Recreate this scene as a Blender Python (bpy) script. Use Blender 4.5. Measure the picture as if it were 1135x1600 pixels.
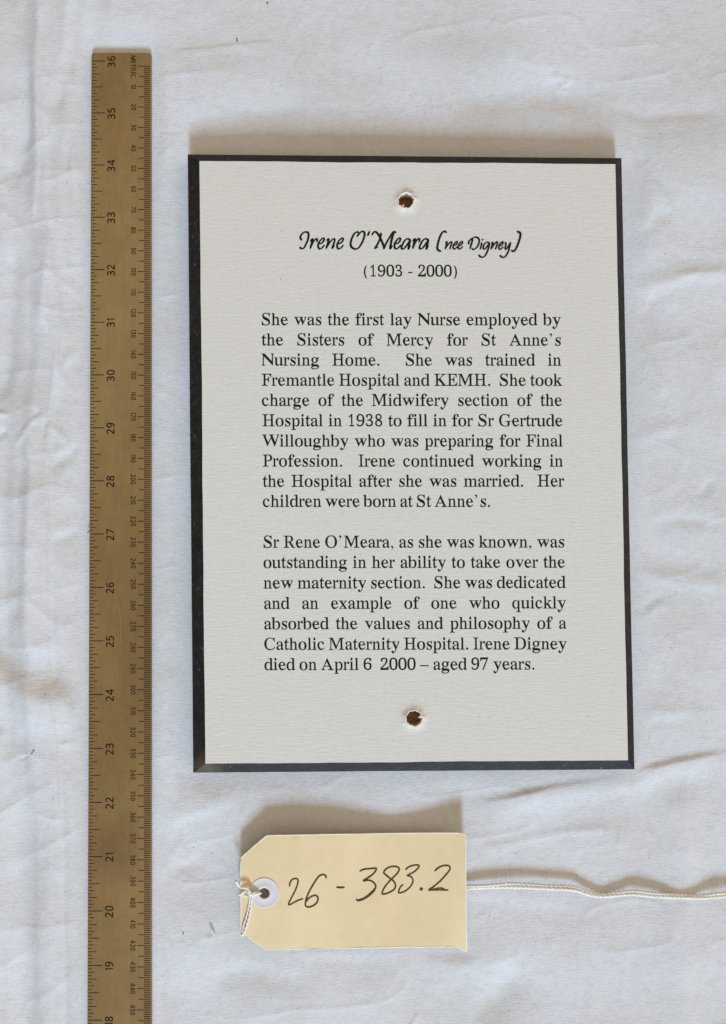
import bpy, bmesh, math, random
import numpy as np
from mathutils import Vector, Matrix
from mathutils.geometry import delaunay_2d_cdt

for o in list(bpy.data.objects):
    bpy.data.objects.remove(o)
scene = bpy.context.scene
COL = scene.collection
R = math.radians
random.seed(7)
MM = 0.001

# ---------------------------------------------------------------- camera
# The table top is the plane z = 0.  The phone hangs CAM_D above it, a little out of level.
CAM_D, FOC, PX, PY = 0.376, 1232.0, 567.5, 800.0
TP, TQ = 0.020, -0.0227
_n = Vector((TP, TQ, -1)).normalized()
_x = Vector((1, 0, TP)).normalized()
_y = _n.cross(_x)
_O = Vector((0, 0, CAM_D))
cam_pos = Vector(((-_O).dot(_x), (-_O).dot(_y), (-_O).dot(_n)))
cx = Vector((_x.x, _y.x, _n.x)); cy = Vector((_x.y, _y.y, _n.y)); cz = Vector((_x.z, _y.z, _n.z))
camd = bpy.data.cameras.new('camera')
camd.sensor_fit = 'VERTICAL'; camd.sensor_height = 36.0; camd.lens = 36.0 * FOC / 1600.0
camd.clip_start = 0.01; camd.clip_end = 50
cam = bpy.data.objects.new('camera', camd); COL.objects.link(cam)
m = Matrix.Identity(4)
for i in range(3):
    m[i][0] = cx[i]; m[i][1] = -cy[i]; m[i][2] = -cz[i]; m[i][3] = cam_pos[i]
cam.matrix_world = m
scene.camera = cam


def at(u, v, z=0.0):
    """Image pixel (u, v), back-projected through the camera -> world point at height z (metres)."""
    d = cx * ((u - PX) / FOC) + cy * ((v - PY) / FOC) + cz
    t = (z - cam_pos.z) / d.z
    return cam_pos + d * t


# ---------------------------------------------------------------- world and lamps
world = bpy.data.worlds.new('World'); scene.world = world; world.use_nodes = True
nt = world.node_tree; bg = nt.nodes['Background']
tc = nt.nodes.new('ShaderNodeTexCoord'); sep = nt.nodes.new('ShaderNodeSeparateXYZ')
nt.links.new(tc.outputs['Generated'], sep.inputs[0])
def mad(inp, mul, add):
    n = nt.nodes.new('ShaderNodeMath'); n.operation = 'MULTIPLY_ADD'
    nt.links.new(inp, n.inputs[0]); n.inputs[1].default_value = mul; n.inputs[2].default_value = add
    return n.outputs[0]
WORLD_COL = (0.545, 0.448, 0.347)
gx = mad(sep.outputs['X'], 0.55, 1.0)          # the room is a little brighter towards +x
gy = mad(sep.outputs['Y'], 0.10, 0.0)
add = nt.nodes.new('ShaderNodeMath'); add.operation = 'ADD'
nt.links.new(gx, add.inputs[0]); nt.links.new(gy, add.inputs[1])
sc_ = nt.nodes.new('ShaderNodeVectorMath'); sc_.operation = 'SCALE'
sc_.inputs[0].default_value = WORLD_COL
nt.links.new(add.outputs[0], sc_.inputs['Scale'])
nt.links.new(sc_.outputs[0], bg.inputs['Color'])
bg.inputs['Strength'].default_value = 1.0

# daylight from the window at the foot of the table
la = bpy.data.lights.new('window_light', 'AREA')
la.shape = 'RECTANGLE'; la.size = 1.16; la.size_y = 1.8
la.color = (0.515, 0.708, 0.955); la.energy = 810.0
lo = bpy.data.objects.new('window_light', la); COL.objects.link(lo)
ELEV, AZ, LD = R(28.5), R(3.5), 8.0
lo.location = (math.sin(AZ) * math.cos(ELEV) * LD, -math.cos(AZ) * math.cos(ELEV) * LD, math.sin(ELEV) * LD)
lo.rotation_euler = (-Vector(lo.location)).to_track_quat('-Z', 'Y').to_euler()

scene.view_settings.view_transform = 'Standard'
scene.view_settings.look = 'None'
scene.view_settings.exposure = 0.0
scene.view_settings.gamma = 1.0

# ---------------------------------------------------------------- helpers
def tag(o, label=None, cat=None, group=None, kind=None):
    if label: o['label'] = label
    if cat: o['category'] = cat
    if group: o['group'] = group
    if kind: o['kind'] = kind
    return o

def obj(name, me, mat=None, parent=None):
    o = bpy.data.objects.new(name, me); COL.objects.link(o)
    if mat: me.materials.append(mat)
    if parent: o.parent = parent; o.matrix_parent_inverse = Matrix.Translation(-parent.location)
    return o

def mesh(name, vs, fs, smooth=False):
    me = bpy.data.meshes.new(name); me.from_pydata([tuple(v) for v in vs], [], fs); me.update()
    if smooth:
        me.polygons.foreach_set('use_smooth', [True] * len(me.polygons))
    return me

def empty(name, loc):
    o = bpy.data.objects.new(name, None); COL.objects.link(o); o.location = loc
    o.empty_display_size = 0.02
    return o

def catmull(pts, k=6):
    P = [pts[0]] + list(pts) + [pts[-1]]; out = []
    for i in range(1, len(P) - 2):
        p0, p1, p2, p3 = P[i-1], P[i], P[i+1], P[i+2]
        for j in range(k):
            t = j / k
            out.append(tuple(0.5 * ((2*b) + (c-a)*t + (2*a-5*b+4*c-d)*t*t + (3*b-a-3*c+d)*t**3)
                             for a, b, c, d in zip(p0, p1, p2, p3)))
    out.append(tuple(P[-2]))
    return out

def tube(path, rad, seg=8, closed_ends=True):
    """path: list of Vector, rad: float or list -> (verts, faces)"""
    vs, fs = [], []; n = len(path)
    up = Vector((0, 0, 1)); prev = None
    for i, p in enumerate(path):
        t = (path[min(i+1, n-1)] - path[max(i-1, 0)])
        if t.length < 1e-9: t = Vector((1, 0, 0))
        t.normalize()
        a = t.cross(up) if prev is None else prev - t * prev.dot(t)
        if a.length < 1e-6: a = t.cross(Vector((0, 1, 0)))
        a.normalize(); b = t.cross(a); prev = a
        r = rad[i] if isinstance(rad, (list, tuple)) else rad
        for k in range(seg):
            w = 2 * math.pi * k / seg
            vs.append(p + a * math.cos(w) * r + b * math.sin(w) * r)
    for i in range(n - 1):
        for k in range(seg):
            a0 = i*seg + k; a1 = i*seg + (k+1) % seg
            fs.append((a0, a1, a1 + seg, a0 + seg))
    if closed_ends:
        fs.append(tuple(range(seg - 1, -1, -1))); fs.append(tuple((n-1)*seg + k for k in range(seg)))
    return vs, fs

def merge(parts):
    V, F = [], []
    for vs, fs in parts:
        o = len(V); V += list(vs); F += [tuple(i + o for i in f) for f in fs]
    return V, F

# value noise on numpy arrays
def vnoise(x, y, seed):
    rs = np.random.RandomState(seed); T = rs.rand(256, 256) * 2 - 1
    xi = np.floor(x).astype(int); yi = np.floor(y).astype(int)
    fx = x - xi; fy = y - yi
    fx = fx*fx*fx*(fx*(fx*6-15)+10); fy = fy*fy*fy*(fy*(fy*6-15)+10)
    g = lambda a, b: T[a % 256, b % 256]
    return (g(xi, yi)*(1-fx) + g(xi+1, yi)*fx)*(1-fy) + (g(xi, yi+1)*(1-fx) + g(xi+1, yi+1)*fx)*fy

def sstep(x):
    x = np.clip(x, 0, 1); return x*x*(3-2*x)

# ---------------------------------------------------------------- materials
def material(name):
    m = bpy.data.materials.new(name); m.use_nodes = True
    return m, m.node_tree, m.node_tree.nodes['Principled BSDF']

def node(nt, kind, **kw):
    n = nt.nodes.new(kind)
    for k, v in kw.items():
        if k in ('operation', 'blend_type', 'data_type', 'feature', 'wave_type', 'bands_direction', 'interpolation'): setattr(n, k, v)
        else: n.inputs[k.replace('_', ' ')].default_value = v
    return n

def coords(nt, scale):
    tc = nt.nodes.new('ShaderNodeTexCoord'); mp = nt.nodes.new('ShaderNodeMapping')
    nt.links.new(tc.outputs['Object'], mp.inputs[0]); mp.inputs['Scale'].default_value = scale
    return mp.outputs[0]

def noise(nt, scale, sc=(1, 1, 1), detail=3, rough=0.55):
    n = node(nt, 'ShaderNodeTexNoise', Scale=scale, Detail=detail, Roughness=rough)
    nt.links.new(coords(nt, sc), n.inputs['Vector'])
    return n.outputs['Fac']

def ramp(nt, inp, stops):
    r = nt.nodes.new('ShaderNodeValToRGB'); e = r.color_ramp.elements
    while len(e) < len(stops): e.new(0.5)
    for k, (p, c) in enumerate(stops):
        e[k].position = p; e[k].color = c if len(c) == 4 else (*c, 1)
    nt.links.new(inp, r.inputs[0])
    return r.outputs[0]

def mix(nt, fac, a, b, mode='MIX'):
    n = nt.nodes.new('ShaderNodeMix'); n.data_type = 'RGBA'; n.blend_type = mode
    for s, val in ((0, fac), (6, a), (7, b)):
        if hasattr(val, 'is_linked') or hasattr(val, 'links'): nt.links.new(val, n.inputs[s])
        elif s == 0: n.inputs[0].default_value = val
        else: n.inputs[s].default_value = (*val, 1)
    return n.outputs[2]

def math_(nt, op, a, b):
    n = nt.nodes.new('ShaderNodeMath'); n.operation = op
    for s, val in ((0, a), (1, b)):
        if hasattr(val, 'links'): nt.links.new(val, n.inputs[s])
        else: n.inputs[s].default_value = val
    return n.outputs[0]

def bump(nt, bsdf, h, dist, strength=1.0):
    b = nt.nodes.new('ShaderNodeBump'); b.inputs['Distance'].default_value = dist
    b.inputs['Strength'].default_value = strength
    nt.links.new(h, b.inputs['Height']); nt.links.new(b.outputs[0], bsdf.inputs['Normal'])

# cotton sheet: fine plain weave, slubs, a few grey fibres
m_cloth, nt, b = material('cotton')
b.inputs['Roughness'].default_value = 0.95
b.inputs['Specular IOR Level'].default_value = 0.15
w1 = noise(nt, 1.0, (330, 1200, 400), 2, 0.6)
w2 = noise(nt, 1.0, (1200, 300, 400), 2, 0.6)
mo = noise(nt, 620, detail=4, rough=0.7)
hh = math_(nt, 'ADD', math_(nt, 'ADD', w1, w2), math_(nt, 'MULTIPLY', mo, 0.7))
md = noise(nt, 300, detail=3, rough=0.6)
hh = math_(nt, 'ADD', hh, math_(nt, 'MULTIPLY', md, 0.5))
bump(nt, b, hh, 0.00017, 0.85)
c0 = ramp(nt, noise(nt, 260, detail=5, rough=0.75), [(0.30, (0.635, 0.64, 0.645)), (0.52, (0.705, 0.705, 0.705)), (0.75, (0.735, 0.735, 0.735))])
spk = ramp(nt, noise(nt, 700, detail=2, rough=0.5), [(0.235, (0.62, 0.62, 0.64)), (0.30, (1, 1, 1))])
stn = ramp(nt, noise(nt, 14, detail=3), [(0.42, (0.95, 0.945, 0.925)), (0.6, (1, 1, 1))])
nt.links.new(mix(nt, 1.0, mix(nt, 1.0, c0, spk, 'MULTIPLY'), stn, 'MULTIPLY'), b.inputs['Base Color'])

# textured cream paper (laid lines run across)
m_paper, nt, b = material('laid_paper')
b.inputs['Roughness'].default_value = 0.8
b.inputs['Specular IOR Level'].default_value = 0.25
p1 = noise(nt, 1.0, (190, 1300, 300), 3, 0.6)
p2 = noise(nt, 1.0, (1200, 200, 300), 3, 0.6)
p3 = noise(nt, 650, detail=3, rough=0.6)
hh = math_(nt, 'ADD', math_(nt, 'ADD', math_(nt, 'MULTIPLY', p1, 1.1), math_(nt, 'MULTIPLY', p2, 1.0)), math_(nt, 'MULTIPLY', p3, 0.5))
bump(nt, b, hh, 0.00016, 0.8)
c0 = ramp(nt, noise(nt, 1.0, (350, 800, 100), 4, 0.7), [(0.3, (0.695, 0.66, 0.59)), (0.7, (0.745, 0.71, 0.64))])
spk = ramp(nt, noise(nt, 480, detail=2), [(0.235, (0.6, 0.58, 0.55)), (0.26, (1, 1, 1))])
nt.links.new(mix(nt, 1.0, c0, spk, 'MULTIPLY'), b.inputs['Base Color'])

m_torn, nt, b = material('torn_paper_core')
b.inputs['Roughness'].default_value = 0.9
nt.links.new(ramp(nt, noise(nt, 900), [(0.3, (0.80, 0.68, 0.55)), (0.7, (0.88, 0.81, 0.72))]), b.inputs['Base Color'])
bump(nt, b, noise(nt, 1800, detail=3), 0.0003)

# black painted fibreboard edge with specks of wear
m_black, nt, b = material('black_painted_board')
b.inputs['Roughness'].default_value = 0.55
b.inputs['Specular IOR Level'].default_value = 0.2
base = ramp(nt, noise(nt, 1.0, (240, 240, 240), 5, 0.8), [(0.35, (0.010, 0.009, 0.008)), (0.55, (0.020, 0.0185, 0.016)), (0.75, (0.046, 0.042, 0.036))])
wear = ramp(nt, noise(nt, 520, detail=3, rough=0.6), [(0.65, (0, 0, 0)), (0.74, (1, 1, 1))])
col = mix(nt, wear, base, (0.13, 0.13, 0.13))
# rubbed mitre at the near left corner
tcn = nt.nodes.new('ShaderNodeTexCoord'); vd = nt.nodes.new('ShaderNodeVectorMath'); vd.operation = 'DISTANCE'
nt.links.new(tcn.outputs['Object'], vd.inputs[0]); m_black_corner = vd.inputs[1]
rub = ramp(nt, math_(nt, 'ADD', vd.outputs['Value'], math_(nt, 'MULTIPLY', noise(nt, 260, detail=3), 0.008)), [(0.006, (1, 1, 1)), (0.0125, (0, 0, 0))])
col = mix(nt, math_(nt, 'MULTIPLY', rub, 0.8), col, (0.12, 0.085, 0.055))
nt.links.new(col, b.inputs['Base Color'])
bump(nt, b, noise(nt, 900, detail=3), 0.00015, 0.7)

m_fibre, nt, b = material('raw_fibreboard')
b.inputs['Roughness'].default_value = 0.95
nt.links.new(ramp(nt, noise(nt, 900, detail=4), [(0.3, (0.26, 0.14, 0.06)), (0.7, (0.52, 0.34, 0.18))]), b.inputs['Base Color'])
bump(nt, b, noise(nt, 1500, detail=3), 0.0004)

m_ink, nt, b = material('black_print')
b.inputs['Roughness'].default_value = 0.6
b.inputs['Base Color'].default_value = (0.0085, 0.008, 0.0085, 1)
b.inputs['Specular IOR Level'].default_value = 0.2

m_pen, nt, b = material('brown_black_pen')
b.inputs['Roughness'].default_value = 0.7
b.inputs['Specular IOR Level'].default_value = 0.1
nt.links.new(ramp(nt, noise(nt, 500, detail=2), [(0.35, (0.060, 0.036, 0.010)), (0.65, (0.12, 0.078, 0.027))]), b.inputs['Base Color'])

# brass ruler: satin, patchy tarnish, fine lengthwise scratches
m_brass, nt, b = material('satin_brass')
b.inputs['Metallic'].default_value = 0.1
b.inputs['Specular IOR Level'].default_value = 0.12
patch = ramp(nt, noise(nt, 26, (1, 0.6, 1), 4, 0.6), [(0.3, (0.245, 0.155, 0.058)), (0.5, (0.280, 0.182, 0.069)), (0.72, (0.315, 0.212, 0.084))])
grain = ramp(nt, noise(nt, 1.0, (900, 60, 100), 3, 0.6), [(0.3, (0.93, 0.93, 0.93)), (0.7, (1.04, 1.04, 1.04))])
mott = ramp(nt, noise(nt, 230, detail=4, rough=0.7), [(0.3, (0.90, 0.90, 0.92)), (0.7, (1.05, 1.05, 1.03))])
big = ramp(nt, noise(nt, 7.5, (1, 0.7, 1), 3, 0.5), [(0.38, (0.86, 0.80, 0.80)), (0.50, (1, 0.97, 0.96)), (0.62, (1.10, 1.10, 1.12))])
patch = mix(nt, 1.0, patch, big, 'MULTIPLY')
# soft-edged brown patch across the face
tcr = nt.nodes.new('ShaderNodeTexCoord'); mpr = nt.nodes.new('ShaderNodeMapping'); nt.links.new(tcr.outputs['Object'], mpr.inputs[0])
blot = at(172, 1325); mpr.inputs['Scale'].default_value = (1.0, 1.3, 0.0); mpr.inputs['Location'].default_value = (-blot.x, -blot.y*1.3, 0)
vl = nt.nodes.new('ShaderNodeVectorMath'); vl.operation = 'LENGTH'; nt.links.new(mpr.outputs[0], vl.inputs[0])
blot_fac = ramp(nt, math_(nt, 'ADD', vl.outputs['Value'], math_(nt, 'MULTIPLY', noise(nt, 70, detail=3), 0.016)), [(0.010, (1, 1, 1)), (0.034, (0, 0, 0))])
patch = mix(nt, math_(nt, 'MULTIPLY', blot_fac, 0.6), patch, (0.165, 0.085, 0.038))
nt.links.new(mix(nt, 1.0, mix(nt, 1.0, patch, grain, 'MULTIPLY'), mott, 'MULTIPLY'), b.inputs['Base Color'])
nt.links.new(ramp(nt, noise(nt, 60, (1, .4, 1), 3), [(0.3, (0.52,)*3), (0.7, (0.66,)*3)]), b.inputs['Roughness'])
bump(nt, b, noise(nt, 1.0, (1400, 120, 100), 3), 0.00002, 0.6)

m_mark, nt, b = material('etched_brown_marks')
b.inputs['Base Color'].default_value = (0.022, 0.011, 0.006, 1); b.inputs['Roughness'].default_value = 0.7; b.inputs['Specular IOR Level'].default_value = 0.15
m_scratch, nt, b = material('pale_scratch')
b.inputs['Base Color'].default_value = (0.42, 0.30, 0.14, 1); b.inputs['Roughness'].default_value = 0.4; b.inputs['Metallic'].default_value = 0.5

m_card, nt, b = material('manila_card')
b.inputs['Roughness'].default_value = 0.75
b.inputs['Specular IOR Level'].default_value = 0.3
nt.links.new(ramp(nt, noise(nt, 70, detail=6, rough=0.75), [(0.3, (0.765, 0.60, 0.345)), (0.7, (0.83, 0.66, 0.39))]), b.inputs['Base Color'])
bump(nt, b, noise(nt, 700, detail=3), 0.00006, 0.6)
m_cardedge, nt, b = material('highlit_card_edge')
b.inputs['Base Color'].default_value = (0.93, 0.88, 0.72, 1); b.inputs['Roughness'].default_value = 0.9  # pale colour paints in the light the cut edges catch

m_ring, nt, b = material('white_reinforcement')
b.inputs['Base Color'].default_value = (0.70, 0.655, 0.65, 1); b.inputs['Roughness'].default_value = 0.6; b.inputs['Specular IOR Level'].default_value = 0.2

m_string, nt, b = material('cotton_string')
b.inputs['Roughness'].default_value = 0.95
nt.links.new(ramp(nt, noise(nt, 900, detail=4), [(0.3, (0.80, 0.75, 0.64)), (0.7, (0.93, 0.90, 0.81))]), b.inputs['Base Color'])
bump(nt, b, noise(nt, 2500, detail=3), 0.0002)

m_lint, nt, b = material('dark_lint')
b.inputs['Base Color'].default_value = (0.05, 0.045, 0.05, 1); b.inputs['Roughness'].default_value = 0.9
m_fluff, nt, b = material('white_fluff')
b.inputs['Base Color'].default_value = (0.8, 0.8, 0.8, 1); b.inputs['Roughness'].default_value = 0.9
m_scuff, nt, b = material('bare_scuff')
b.inputs['Base Color'].default_value = (0.24, 0.23, 0.21, 1); b.inputs['Roughness'].default_value = 0.8

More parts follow.
